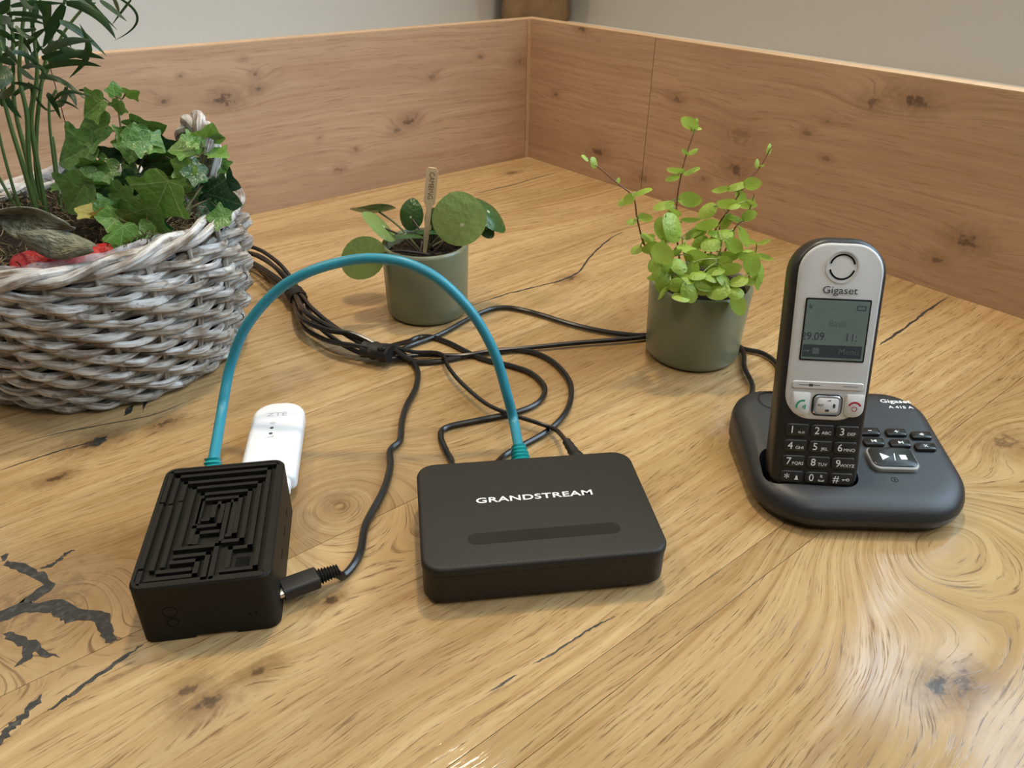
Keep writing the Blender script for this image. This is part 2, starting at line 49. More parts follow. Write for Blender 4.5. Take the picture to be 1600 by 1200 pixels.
PALM = [((-0.3361, 0.5701, 0.2519), (-0.3222, 0.5755, 0.2536), (-0.3043, 0.5808, 0.253), 0.00301), ((-0.3057, 0.5835, 0.2531), (-0.2855, 0.5778, 0.2481), (-0.272, 0.572, 0.2327), 0.00602), ((-0.3304, 0.5535, 0.2492), (-0.314, 0.5534, 0.2488), (-0.3046, 0.5533, 0.2452), 0.00301), ((-0.3107, 0.5788, 0.2423), (-0.3025, 0.5878, 0.2347), (-0.2931, 0.5967, 0.2181), 0.00602), ((-0.3178, 0.6031, 0.2499), (-0.3294, 0.6033, 0.236), (-0.3412, 0.6035, 0.2218), 0.00645), ((-0.3144, 0.5661, 0.2558), (-0.3161, 0.5734, 0.2487), (-0.319, 0.5807, 0.242), 0.00559), ((-0.3092, 0.5451, 0.2269), (-0.2852, 0.5328, 0.2359), (-0.2614, 0.5205, 0.2379), 0.00516), ((-0.3301, 0.5789, 0.2184), (-0.3063, 0.5793, 0.2221), (-0.2867, 0.5797, 0.2186), 0.00516), ((-0.3152, 0.5534, 0.2164), (-0.2961, 0.5542, 0.2199), (-0.2778, 0.5549, 0.2177), 0.00473), ((-0.3498, 0.5985, 0.2022), (-0.3292, 0.5929, 0.202), (-0.3108, 0.5873, 0.189), 0.0043), ((-0.2759, 0.5709, 0.2565), (-0.265, 0.5616, 0.2525), (-0.2527, 0.5522, 0.246), 0.0043), ((-0.263, 0.5625, 0.2593), (-0.2658, 0.5718, 0.2534), (-0.2699, 0.5811, 0.2473), 0.00344), ((-0.254, 0.5678, 0.2571), (-0.2653, 0.5768, 0.2497), (-0.279, 0.5858, 0.2397), 0.00172), ((-0.321, 0.5998, 0.1939), (-0.3104, 0.5997, 0.1922), (-0.2997, 0.5996, 0.1849), 0.00215), ((-0.3185, 0.5606, 0.1931), (-0.3163, 0.5701, 0.1912), (-0.3135, 0.5796, 0.1842), 0.00172), ((-0.3171, 0.5748, 0.1968), (-0.3107, 0.5702, 0.1956), (-0.3075, 0.5656, 0.1894), 0.00387), ((-0.3248, 0.5641, 0.1979), (-0.3274, 0.5738, 0.1903), (-0.3309, 0.5834, 0.1765), 0.00387), ((-0.3267, 0.5745, 0.1916), (-0.3109, 0.5667, 0.1991), (-0.2909, 0.5588, 0.1966), 0.00258), ((-0.3443, 0.5736, 0.2135), (-0.3335, 0.5617, 0.2107), (-0.3217, 0.5497, 0.2095), 0.00344), ((-0.3567, 0.5823, 0.2013), (-0.3449, 0.5784, 0.2007), (-0.3332, 0.5745, 0.1977), 0.00258), ((-0.3524, 0.5626, 0.1964), (-0.3533, 0.5671, 0.1877), (-0.3519, 0.5717, 0.1794), 0.0043), ((-0.3637, 0.5946, 0.2406), (-0.3475, 0.5799, 0.2424), (-0.3355, 0.5653, 0.2408), 0.00645), ((-0.3497, 0.577, 0.2393), (-0.347, 0.5688, 0.2311), (-0.3436, 0.5606, 0.2249), 0.0043), ((-0.3634, 0.6011, 0.2274), (-0.3559, 0.6057, 0.2276), (-0.3544, 0.6102, 0.2156), 0.0043), ((-0.3473, 0.5597, 0.2163), (-0.3415, 0.5514, 0.211), (-0.3446, 0.5431, 0.2043), 0.00688), ((-0.3348, 0.5543, 0.2259), (-0.3294, 0.564, 0.2213), (-0.3272, 0.5737, 0.2067), 0.00301), ((-0.3057, 0.5626, 0.2383), (-0.3016, 0.5628, 0.2358), (-0.299, 0.563, 0.2275), 0.00258), ((-0.3472, 0.5735, 0.2476), (-0.343, 0.5746, 0.2514), (-0.3383, 0.5757, 0.2559), 0.00602), ((-0.3377, 0.5812, 0.2145), (-0.3381, 0.5848, 0.2195), (-0.3323, 0.5884, 0.2253), 0.00387), ((-0.3282, 0.5521, 0.2449), (-0.3178, 0.5561, 0.2453), (-0.3098, 0.5601, 0.2418), 0.00215), ((-0.3513, 0.563, 0.2211), (-0.3444, 0.5614, 0.2194), (-0.3377, 0.5597, 0.2171), 0.00516), ((-0.36, 0.5652, 0.1958), (-0.3488, 0.5576, 0.1988), (-0.3369, 0.55, 0.2072), 0.00516), ((-0.3237, 0.5768, 0.2579), (-0.3227, 0.5734, 0.248), (-0.3272, 0.57, 0.2391), 0.00387), ((-0.349, 0.5667, 0.2366), (-0.3447, 0.5703, 0.2342), (-0.3415, 0.5739, 0.2278), 0.0043), ((-0.3471, 0.5804, 0.2116), (-0.3286, 0.5664, 0.2162), (-0.3142, 0.5523, 0.2153), 0.00344), ((-0.3303, 0.5601, 0.2415), (-0.3236, 0.5565, 0.2362), (-0.3156, 0.5529, 0.2355), 0.00387), ((-0.3111, 0.6, 0.2576), (-0.3028, 0.6072, 0.2517), (-0.3003, 0.6144, 0.2511), 0.00301), ((-0.3326, 0.5777, 0.2584), (-0.3207, 0.5631, 0.2528), (-0.3069, 0.5485, 0.2543), 0.00387), ((-0.3668, 0.5917, 0.2237), (-0.3568, 0.5874, 0.2216), (-0.3505, 0.5831, 0.2126), 0.0043), ((-0.3643, 0.5795, 0.2031), (-0.3578, 0.5822, 0.207), (-0.3542, 0.5849, 0.2136), 0.00516), ((-0.3401, 0.5829, 0.2266), (-0.3309, 0.58, 0.2326), (-0.3196, 0.577, 0.2384), 0.00344), ((-0.3805, 0.5997, 0.1814), (-0.3754, 0.5943, 0.19), (-0.3666, 0.589, 0.1985), 0.00387)]
PALMSTEMS = [[(-0.3755, 0.575, 0.1064), (-0.3763, 0.575, 0.1272), (-0.3744, 0.575, 0.164), (-0.3702, 0.575, 0.1938)], [(-0.3669, 0.579, 0.1062), (-0.3663, 0.579, 0.1416), (-0.366, 0.579, 0.1799), (-0.3622, 0.579, 0.206), (-0.3498, 0.579, 0.247)], [(-0.37, 0.583, 0.1063), (-0.3635, 0.583, 0.1453), (-0.3546, 0.583, 0.1792), (-0.3506, 0.583, 0.2098), (-0.3323, 0.583, 0.2547), (-0.3219, 0.583, 0.2777)], [(-0.3648, 0.587, 0.1024), (-0.3586, 0.587, 0.1543), (-0.3537, 0.587, 0.1784), (-0.3402, 0.587, 0.2093), (-0.3335, 0.587, 0.2465), (-0.3272, 0.587, 0.2699)], [(-0.3545, 0.591, 0.0981), (-0.3525, 0.591, 0.1227), (-0.3451, 0.591, 0.1685), (-0.339, 0.591, 0.1912)], [(-0.3909, 0.595, 0.0998), (-0.3974, 0.595, 0.1283), (-0.4008, 0.595, 0.1478)], [(-0.3575, 0.599, 0.1176), (-0.3514, 0.599, 0.1475), (-0.3496, 0.599, 0.1605)], [(-0.3797, 0.603, 0.0989), (-0.3765, 0.603, 0.1461), (-0.3735, 0.603, 0.1839), (-0.3605, 0.603, 0.2279), (-0.3563, 0.603, 0.2527)], [(-0.3807, 0.607, 0.0959), (-0.3725, 0.607, 0.1402), (-0.3553, 0.607, 0.1879), (-0.3352, 0.607, 0.2278), (-0.3121, 0.607, 0.261)], [(-0.3518, 0.611, 0.1826), (-0.3468, 0.611, 0.1882), (-0.3438, 0.611, 0.1919)], [(-0.413, 0.615, 0.0926), (-0.4155, 0.615, 0.1169), (-0.4176, 0.615, 0.1473)], [(-0.3682, 0.619, 0.1854), (-0.3544, 0.619, 0.1994), (-0.3311, 0.619, 0.2306), (-0.2955, 0.619, 0.2604)]]
STAKE = [(-0.0767, 0.635, 0.0594), (-0.0676, 0.638, 0.1303)]
CRACKS = {'back': ([(0.171, 0.0946), (0.1425, 0.0957), (0.1098, 0.0957), (0.0666, 0.0915), (0.0198, 0.0881)], 1.6), 'mid': ([(0.3789, 0.3608), (0.3374, 0.361), (0.2937, 0.3666), (0.2704, 0.369), (0.2433, 0.3635), (0.2011, 0.3391), (0.1488, 0.3166), (0.1223, 0.3111)], 2.0), 'right': ([(0.1544, 0.6354), (0.1217, 0.6341), (0.081, 0.631), (0.0517, 0.6286), (0.0063, 0.6265)], 2.2), 'bl': ([(0.7367, 0.5701), (0.7511, 0.5736), (0.7698, 0.5783), (0.7751, 0.5798), (0.7824, 0.5815)], 2.0), 'bl2': ([(0.7816, 0.571), (0.7902, 0.5769), (0.7974, 0.5813), (0.8046, 0.5873)], 3.6), 'branch': ([(0.7637, 0.4834), (0.7566, 0.4829), (0.751, 0.4797), (0.7451, 0.4785)], 2.2), 'l1': ([(0.7624, 0.3713), (0.7403, 0.3714), (0.722, 0.3723), (0.706, 0.3756)], 1.0), 'l2': ([(0.7426, 0.3464), (0.7197, 0.3501), (0.6929, 0.3583), (0.6649, 0.366), (0.6411, 0.3632)], 0.9), 'front': ([(0.6223, 0.6984), (0.6062, 0.699)], 1.0), 'front2': ([(0.5967, 0.6991), (0.5854, 0.7005), (0.5673, 0.7009), (0.5564, 0.7013), (0.5437, 0.7034)], 1.0)}
RESIN = [[(0.7758, 0.4642), (0.7712, 0.4698), (0.7658, 0.4817), (0.7622, 0.4895), (0.7596, 0.5001), (0.7637, 0.5044), (0.7711, 0.506), (0.7766, 0.5054), (0.7695, 0.5084), (0.7608, 0.5142), (0.7555, 0.5263), (0.7459, 0.5341), (0.7442, 0.541), (0.746, 0.5518), (0.7464, 0.5592), (0.7497, 0.5606), (0.7507, 0.5547), (0.7512, 0.5476), (0.7506, 0.5401), (0.7561, 0.5357), (0.7623, 0.5317), (0.7646, 0.5262), (0.7692, 0.518), (0.7766, 0.511), (0.7881, 0.5109), (0.7936, 0.5097), (0.7921, 0.5012), (0.7837, 0.5025), (0.7768, 0.5036), (0.772, 0.5006), (0.7657, 0.4969), (0.7685, 0.4869), (0.7739, 0.4752), (0.7786, 0.4676)], [(0.7895, 0.5182), (0.7848, 0.5231), (0.7804, 0.5297), (0.7764, 0.5375), (0.7728, 0.5468), (0.7702, 0.5538), (0.7748, 0.5492), (0.7795, 0.5414), (0.7815, 0.5457), (0.7893, 0.5465), (0.783, 0.5396), (0.7839, 0.5329), (0.7877, 0.5238)], [(0.7783, 0.4577), (0.7758, 0.4577), (0.7743, 0.4596), (0.7775, 0.4634), (0.7796, 0.4644)], [(0.7045, 0.37), (0.6992, 0.3733), (0.6996, 0.3788), (0.7068, 0.3815), (0.7106, 0.3776)], [(0.6783, 0.3468), (0.6699, 0.3425), (0.6753, 0.3514), (0.6813, 0.3551)], [(0.6669, 0.3472), (0.6636, 0.3454), (0.669, 0.3596)]]
TKNOTS = {'resin': (0.77, 0.508), 'big': (0.3584, 0.7728), 'dark': (0.4572, 0.8281), 'h1': (0.7265, 0.6222), 'h2': (0.7001, 0.6211), 'rings': (0.6112, 0.5291), 'k690': (0.706, 0.3756), 'k748': (0.7378, 0.4019), 'k660': (0.6625, 0.3815), 'kr': (0.2191, 0.7634), 'kb': (0.0734, 0.0517), 'c1': (0.2632, 0.3705), 'kr2': (0.1936, 0.7531), 'kplug': (0.6537, 0.6018), 'k5': (-0.0639, 0.2123), 'bas': (0.6598, 0.3506), 'ph': (0.3462, 0.6319)}
DRIED = [((-0.2805, 0.475, 0.1289), (-0.3298, 0.475, 0.1358), (0.015, -0.994, 0.109), 0.5), ((-0.263, 0.462, 0.1196), (-0.3083, 0.462, 0.1274), (0.119, -0.71, 0.694), 0.45)]
HANDLE = [(-0.2188, 0.56, 0.1101), (-0.2182, 0.56, 0.1319), (-0.218, 0.562, 0.1569), (-0.2232, 0.57, 0.1729), (-0.2339, 0.585, 0.1761), (-0.2471, 0.6, 0.1656), (-0.2581, 0.61, 0.1411), (-0.2633, 0.61, 0.1105)]
FLORAL = [(-0.4366, 0.625, 0.1083), (-0.4164, 0.63, 0.1151), (-0.3904, 0.635, 0.123), (-0.3714, 0.638, 0.1308), (-0.3545, 0.64, 0.129), (-0.3286, 0.64, 0.1278), (-0.2958, 0.635, 0.1245), (-0.2723, 0.625, 0.1188)]
BASEPTS = {'minus': (0.2285, 0.4144), 'plus': (0.2452, 0.4142), 'speaker': (0.2604, 0.4121), 'back': (0.228, 0.4048), 'skip': (0.2442, 0.404), 'cross': (0.2589, 0.4014), 'play': (0.2337, 0.3889), 'mic': (0.23, 0.373), 'brand': (0.2565, 0.4464), 'model': (0.2581, 0.4404), 'page': (0.1745, 0.4451)}
DCU = 0.0390
DCT = (0.0364, 0.4163, 0.0150)
# ---------------------------------------------------------------- helpers: nodes
class NT:
    """tiny expression helper around a material node tree"""
    def __init__(s, name):
        s.mat = bpy.data.materials.new(name); s.mat.use_nodes = True
        s.t = s.mat.node_tree; s.bsdf = s.t.nodes['Principled BSDF']; s.out = s.t.nodes['Material Output']
    def put(s, sock, v):
        if isinstance(v, bpy.types.NodeSocket): s.t.links.new(v, sock)
        elif v is not None: sock.default_value = v
    def m(s, op, a, b=None, c=None, clamp=False):
        n = s.t.nodes.new('ShaderNodeMath'); n.operation = op; n.use_clamp = clamp
        for i, v in enumerate((a, b, c)):
            if v is not None: s.put(n.inputs[i], v)
        return n.outputs[0]
    def add(s, a, b): return s.m('ADD', a, b)
    def mul(s, a, b): return s.m('MULTIPLY', a, b)
    def sub(s, a, b): return s.m('SUBTRACT', a, b)
    def coord(s, which='Object'):
        return s.t.nodes.new('ShaderNodeTexCoord').outputs[which]
    def sep(s, v):
        n = s.t.nodes.new('ShaderNodeSeparateXYZ'); s.put(n.inputs[0], v); return n.outputs
    def comb(s, x, y, z=0.0):
        n = s.t.nodes.new('ShaderNodeCombineXYZ')
        for i, v in enumerate((x, y, z)): s.put(n.inputs[i], v)
        return n.outputs[0]
    def noise(s, vec, scale=1.0, detail=2.0, rough=0.5, dist=0.0, dim='3D', w=None, out='Fac'):
        n = s.t.nodes.new('ShaderNodeTexNoise'); n.noise_dimensions = dim
        if vec is not None: s.put(n.inputs['Vector'], vec)
        if w is not None: s.put(n.inputs['W'], w)
        n.inputs['Scale'].default_value = scale; n.inputs['Detail'].default_value = detail
        n.inputs['Roughness'].default_value = rough; n.inputs['Distortion'].default_value = dist
        return n.outputs[out]
    def vor(s, vec, scale, feature='F1', out='Distance', rnd=1.0):
        n = s.t.nodes.new('ShaderNodeTexVoronoi'); n.feature = feature; s.put(n.inputs['Vector'], vec)
        n.inputs['Scale'].default_value = scale; n.inputs['Randomness'].default_value = rnd
        return n.outputs[out]
    def ramp(s, fac, stops, interp='LINEAR'):
        n = s.t.nodes.new('ShaderNodeValToRGB'); s.put(n.inputs[0], fac); cr = n.color_ramp; cr.interpolation = interp
        while len(cr.elements) < len(stops): cr.elements.new(0.5)
        for e, (p, c) in zip(cr.elements, stops):
            e.position = p; e.color = (c, c, c, 1) if isinstance(c, (int, float)) else (*c, 1)
        return n.outputs[0]
    def rng(s, v, a, b, c=0.0, d=1.0, smooth=True):
        n = s.t.nodes.new('ShaderNodeMapRange'); n.interpolation_type = 'SMOOTHSTEP' if smooth else 'LINEAR'
        s.put(n.inputs[0], v)
        for i, x in enumerate((a, b, c, d)): n.inputs[i + 1].default_value = x
        return n.outputs[0]
    def mix(s, fac, a, b, mode='MIX'):
        n = s.t.nodes.new('ShaderNodeMix'); n.data_type = 'RGBA'; n.blend_type = mode
        s.put(n.inputs['Factor'], fac)
        s.put(n.inputs[6], a if not isinstance(a, tuple) else (*a, 1)); s.put(n.inputs[7], b if not isinstance(b, tuple) else (*b, 1))
        return n.outputs[2]
    def attr(s, name):
        n = s.t.nodes.new('ShaderNodeAttribute'); n.attribute_type = 'OBJECT'; n.attribute_name = name
        return n.outputs['Fac']
    def rand(s):
        return s.t.nodes.new('ShaderNodeObjectInfo').outputs['Random']
    def bump(s, h, strength=0.3, dist=0.001):
        n = s.t.nodes.new('ShaderNodeBump'); n.inputs['Strength'].default_value = strength; n.inputs['Distance'].default_value = dist
        s.put(n.inputs['Height'], h); s.t.links.new(n.outputs[0], s.bsdf.inputs['Normal'])
    def set(s, color=None, rough=None, spec=None, metal=None, **kw):
        b = s.bsdf
        if color is not None: s.put(b.inputs['Base Color'], color if isinstance(color, bpy.types.NodeSocket) else (*color, 1))
        if rough is not None: s.put(b.inputs['Roughness'], rough)
        if spec is not None: b.inputs['Specular IOR Level'].default_value = spec
        if metal is not None: b.inputs['Metallic'].default_value = metal
        for k, v in kw.items(): s.put(b.inputs[k.replace('_', ' ')], v)
        return s.mat
    def translucent(s, color, fac):
        t = s.t.nodes.new('ShaderNodeBsdfTranslucent'); s.put(t.inputs[0], color)
        mx = s.t.nodes.new('ShaderNodeMixShader'); mx.inputs[0].default_value = fac
        s.t.links.new(s.bsdf.outputs[0], mx.inputs[1]); s.t.links.new(t.outputs[0], mx.inputs[2])
        s.t.links.new(mx.outputs[0], s.out.inputs['Surface'])

def plastic(name, color, rough=0.45, spec=0.5, grain=0.0, gscale=2500):
    n = NT(name); v = n.noise(n.coord(), 120, 3)
    c = n.mix(v, tuple(x * 0.9 for x in color), tuple(min(1, x * 1.1) for x in color))
    if grain: n.bump(n.noise(n.coord(), gscale, 2), grain, 0.0003)
    return n.set(c, rough, spec)

# wood: the grain is a field F over (along, across); every knot is a local rise of that field, so the rings close round it
def wood(name, knots, colors, low=0.03, ring=90.0, pore=430.0, porestr=0.5, rough=0.3, tint=True, along=14.0, ringmix=0.55, swap=False, fleck=0.0):
    n = NT(name)
    c = n.sep(n.coord('Object'))
    a, b = (c[0], c[1]) if not swap else (c[0], c[2])
    seed = n.attr('seed')
    warp = n.noise(n.comb(n.mul(a, 4.0), n.mul(b, 8.0), n.mul(seed, 7.3)), 1.0, 3, 0.5)
    F = n.add(b, n.mul(n.sub(warp, 0.5), low))
    jit = n.noise(n.comb(a, b, seed), 150, 3, .6) if any(k[6] for k in knots) else None
    dark = None; halo = None
    for (ka, kb, sa, sb, amp, rd, dk) in knots:
        da = n.sub(a, ka); db = n.sub(b, kb)
        if amp:
            q = n.add(n.m('POWER', n.m('ABSOLUTE', n.mul(da, 1 / sa)), 2.0), n.m('POWER', n.m('ABSOLUTE', n.mul(db, 1 / sb)), 2.0))
            F = n.add(F, n.mul(n.m('POWER', 2.718, n.mul(q, -1.0)), amp))
        if dk:
            q = n.m('SQRT', n.add(n.m('POWER', n.m('ABSOLUTE', n.mul(da, 0.55)), 2.0), n.m('POWER', n.m('ABSOLUTE', db), 2.0)))
            q = n.add(q, n.mul(n.sub(jit, 0.5), rd * 2.6))
            k = n.mul(n.rng(q, rd * .25, rd * .8, 1.0, 0.0), dk)
            hk = n.mul(n.rng(q, rd * .5, rd * 2.8, 1.0, 0.0), .65 * min(1, dk + .2)); halo = hk if halo is None else n.m('MAXIMUM', halo, hk)
            dark = k if dark is None else n.m('MAXIMUM', dark, k)
    wv = n.add(n.mul(F, ring), n.mul(seed, 17.0))
    r1 = n.noise(None, 1.0, 3, 0.55, dim='1D', w=wv)
    streak = n.noise(n.comb(n.mul(a, 5.0), n.mul(F, 110.0), seed), 1.0, 4, 0.65)
    fine = n.noise(n.comb(n.mul(a, along), n.mul(F, pore), n.mul(seed, 3.1)), 1.0, 3, 0.6)
    fine2 = n.noise(n.comb(n.mul(a, along * 2.6), n.mul(F, pore * 2.1), seed), 1.0, 2, 0.6)
    blotch = n.noise(n.comb(n.mul(a, 4.5), n.mul(F, 16.0), n.mul(seed, 2.0)), 1.0, 4, 0.6)
    base = n.ramp(n.add(n.mul(r1, ringmix), n.mul(streak, 1.0 - ringmix)), [(0.28, colors[2]), (0.45, colors[1]), (0.62, colors[0]), (0.8, colors[1])])
    base = n.mix(n.rng(blotch, 0.38, 0.74, 0.0, 0.72), base, colors[3])
    pores = n.mul(n.rng(n.add(n.mul(fine, 0.65), n.mul(fine2, 0.35)), 0.52, 0.66), porestr)
    base = n.mix(pores, base, colors[4])
    if fleck:   # pale medullary rays crossing the grain
        fl = n.noise(n.comb(n.add(n.mul(a, 34.0), n.mul(F, 30.0)), n.mul(b, 90.0), seed), 1.0, 2, 0.5)
        base = n.mix(n.mul(n.rng(fl, 0.62, 0.72), fleck), base, colors[0])
    if tint:
        tone = n.attr('tone')
        base = n.mix(1.0, base, n.comb(tone, n.m('POWER', tone, 1.15), n.m('POWER', tone, 1.35)), 'MULTIPLY')
    if halo is not None: base = n.mix(halo, base, colors[4])
    if dark is not None: base = n.mix(n.m('MINIMUM', dark, 0.95), base, colors[5])
    n.bump(n.sub(1.0, pores), 0.10, 0.0003)
    n.set(base, n.add(n.mul(fine, 0.06), rough - 0.03), 0.5)
    return n.mat

# ---------------------------------------------------------------- helpers: meshes and objects
def mesh_obj(name, verts, faces, mat, parent=None, smooth=True, uvs=None, loc=None, sharp=None):
    me = bpy.data.meshes.new(name); me.from_pydata([tuple(v) for v in verts], [], faces)
    if uvs:
        ul = me.uv_layers.new(name='UVMap')
        for poly in me.polygons:
            for li, vi in zip(poly.loop_indices, poly.vertices): ul.data[li].uv = uvs[vi]
    if smooth:
        me.polygons.foreach_set('use_smooth', [True] * len(me.polygons))
        if sharp: me.set_sharp_from_angle(angle=radians(sharp))
    me.materials.append(mat)
    o = bpy.data.objects.new(name, me); col.objects.link(o)
    if parent is not None: o.parent = parent
    if loc is not None: o.location = loc
    return o
def tag(o, label, cat, group=None, kind=None):
    o['label'] = label
    if cat: o['category'] = cat
    if group: o['group'] = group
    if kind: o['kind'] = kind
    return o
def empty(name, loc=(0, 0, 0), rz=0.0, matrix=None):
    o = bpy.data.objects.new(name, None); col.objects.link(o); o.empty_display_size = 0.02
    if matrix is not None: o.matrix_world = matrix
    else: o.location = loc; o.rotation_euler = (0, 0, rz)
    return o
def thing(name, label, cat, loc=(0, 0, 0), rz=0.0, matrix=None, group=None):
    return tag(empty(name, loc, rz, matrix), label, cat, group)
class MB:
    def __init__(s): s.v = []; s.f = []; s.uv = []
    def grow(s, vs, fs, uv=None):
        k = len(s.v); s.v += [tuple(x) for x in vs]; s.f += [tuple(i + k for i in f) for f in fs]
        s.uv += uv if uv else [(x[0], x[1]) for x in vs]; return s
    def box(s, x0, x1, y0, y1, z0, z1):
        return s.grow([(x0, y0, z0), (x1, y0, z0), (x1, y1, z0), (x0, y1, z0), (x0, y0, z1), (x1, y0, z1), (x1, y1, z1), (x0, y1, z1)],
                      [(0, 3, 2, 1), (4, 5, 6, 7), (0, 1, 5, 4), (1, 2, 6, 5), (2, 3, 7, 6), (3, 0, 4, 7)])
    def loft(s, rings, cap0=True, cap1=True, closed=False):
        n = len(rings[0]); vs = [p for r in rings for p in r]; fs = []
        m = len(rings)
        for k in range(m - (0 if closed else 1)):
            k2 = (k + 1) % m
            for i in range(n):
                j = (i + 1) % n; fs.append((k * n + i, k * n + j, k2 * n + j, k2 * n + i))
        if cap0 and not closed: fs.append(tuple(reversed(range(n))))
        if cap1 and not closed: fs.append(tuple((m - 1) * n + i for i in range(n)))
        return s.grow(vs, fs)
    def tube(s, pts, rad, n=8, cap=True, flat=1.0):
        pts = [Vector(p) for p in pts]; m = len(pts)
        rr = rad if callable(rad) else (lambda t: rad)
        T = [(pts[min(i + 1, m - 1)] - pts[max(i - 1, 0)]).normalized() for i in range(m)]
        up = Vector((0, 0, 1)) if abs(T[0].z) < 0.9 else Vector((1, 0, 0))
        X = T[0].cross(up).normalized(); vs = []; uv = []; L = 0.0
        for i in range(m):
            if i: L += (pts[i] - pts[i - 1]).length
            X = (X - T[i] * X.dot(T[i])).normalized(); Y = T[i].cross(X)
            r = rr(i / max(1, m - 1))
            for k in range(n):
                a = 2 * pi * k / n
                vs.append(pts[i] + X * (cos(a) * r) + Y * (sin(a) * r * flat)); uv.append((L, k / n))
        fs = [(i * n + k, i * n + (k + 1) % n, (i + 1) * n + (k + 1) % n, (i + 1) * n + k) for i in range(m - 1) for k in range(n)]
        if cap: fs += [tuple(reversed(range(n))), tuple((m - 1) * n + k for k in range(n))]
        return s.grow(vs, fs, uv)
    def lathe(s, prof, n=48, cx=0.0, cy=0.0):
        rings = [[(cx + r * cos(2 * pi * k / n), cy + r * sin(2 * pi * k / n), z) for k in range(n)] for r, z in prof]
        return s.loft(rings)
    def prism(s, outline, z0, z1):
        return s.loft([[(x, y, z0) for x, y in outline], [(x, y, z1) for x, y in outline]])
    def put(s, name, mat, parent=None, smooth=True, sharp=40, uv=False, loc=None):
        return mesh_obj(name, s.v, s.f, mat, parent, smooth, s.uv if uv else None, loc, sharp)
def rrect(w, d, r, n=6, cx=0.0, cy=0.0):
    """rounded rectangle; r is one radius or four (right-back, left-back, left-front, right-front)"""
    rs = r if isinstance(r, (tuple, list)) else (r,) * 4
    out = []
    for k, (sx, sy) in enumerate(((1, 1), (-1, 1), (-1, -1), (1, -1))):
        q = max(1e-5, min(rs[k], w / 2 - 1e-5, d / 2 - 1e-5))
        for i in range(n + 1):
            a = k * pi / 2 + i * pi / 2 / n
            out.append((cx + sx * (w / 2 - q) + q * cos(a), cy + sy * (d / 2 - q) + q * sin(a)))
    return out
def slab(w, d, r, prof, n=6, cx=0.0, cy=0.0, zf=None):
    """rounded slab from (inset, z) steps"""
    rs = r if isinstance(r, (tuple, list)) else (r,) * 4
    rings = []
    for ins, z in prof:
        o = rrect(w - 2 * ins, d - 2 * ins, tuple(max(q - ins, 0.0002) for q in rs), n, cx, cy)
        rings.append([(x, y, zf(x, y, z) if zf else z) for x, y in o])
    return MB().loft(rings)
def fillet(h, e, z0=0.0, k=4, e0=None):
    """profile of a slab with rounded top (e) and bottom (e0) edges"""
    e0 = e if e0 is None else e0
    p = [(e0 * (1 - sin(i * pi / 2 / k)), z0 + e0 * (1 - cos(i * pi / 2 / k))) for i in range(k + 1)] if e0 else [(0, z0)]
    p += [(e * (1 - cos(i * pi / 2 / k)), z0 + h - e + e * sin(i * pi / 2 / k)) for i in range(k + 1)] if e else [(0, z0 + h)]
    return p
def spline(pts, per=8):
    P = [Vector(p) for p in pts]; out = []
    for i in range(len(P) - 1):
        p0, p1, p2, p3 = P[max(i - 1, 0)], P[i], P[i + 1], P[min(i + 2, len(P) - 1)]
        for k in range(per):
            t = k / per
            out.append(0.5 * ((2 * p1) + (p2 - p0) * t + (2 * p0 - 5 * p1 + 4 * p2 - p3) * t * t + (3 * p1 - p0 - 3 * p2 + p3) * t ** 3))
    out.append(P[-1]); return out
def boolean(o, cutter):
    md = o.modifiers.new('cut', 'BOOLEAN'); md.operation = 'DIFFERENCE'; md.object = cutter; md.solver = 'EXACT'
    dg = bpy.context.evaluated_depsgraph_get(); dg.update()
    me = bpy.data.meshes.new_from_object(o.evaluated_get(dg))
    o.modifiers.clear(); old = o.data; o.data = me; me.name = old.name
    me.polygons.foreach_set('use_smooth', [True] * len(me.polygons)); me.set_sharp_from_angle(angle=radians(32))
    cm = cutter.data; bpy.data.objects.remove(cutter); bpy.data.meshes.remove(cm)
def text(name, body, size, mat, parent, loc, rot=(0, 0, 0), sx=1.0, ext=0.00006, bold=0.0, align='CENTER', shear=0.0, space=1.0, matrix=None):
    cu = bpy.data.curves.new(name, 'FONT'); cu.body = body; cu.size = size; cu.align_x = align; cu.align_y = 'CENTER'
    cu.extrude = ext; cu.offset = bold; cu.shear = shear; cu.space_character = space; cu.resolution_u = 3
    t = bpy.data.objects.new(name, cu); col.objects.link(t)
    dg = bpy.context.evaluated_depsgraph_get(); me = bpy.data.meshes.new_from_object(t.evaluated_get(dg))
    bpy.data.objects.remove(t); bpy.data.curves.remove(cu)
    from mathutils import Euler
    M = (matrix if matrix is not None else Matrix.Translation(loc) @ Euler(rot).to_matrix().to_4x4()) @ Matrix.Diagonal((sx, 1, 1, 1))
    me.transform(M); me.materials.clear(); me.materials.append(mat)
    o = bpy.data.objects.new(name, me); col.objects.link(o)
    if parent is not None: o.parent = parent
    return o

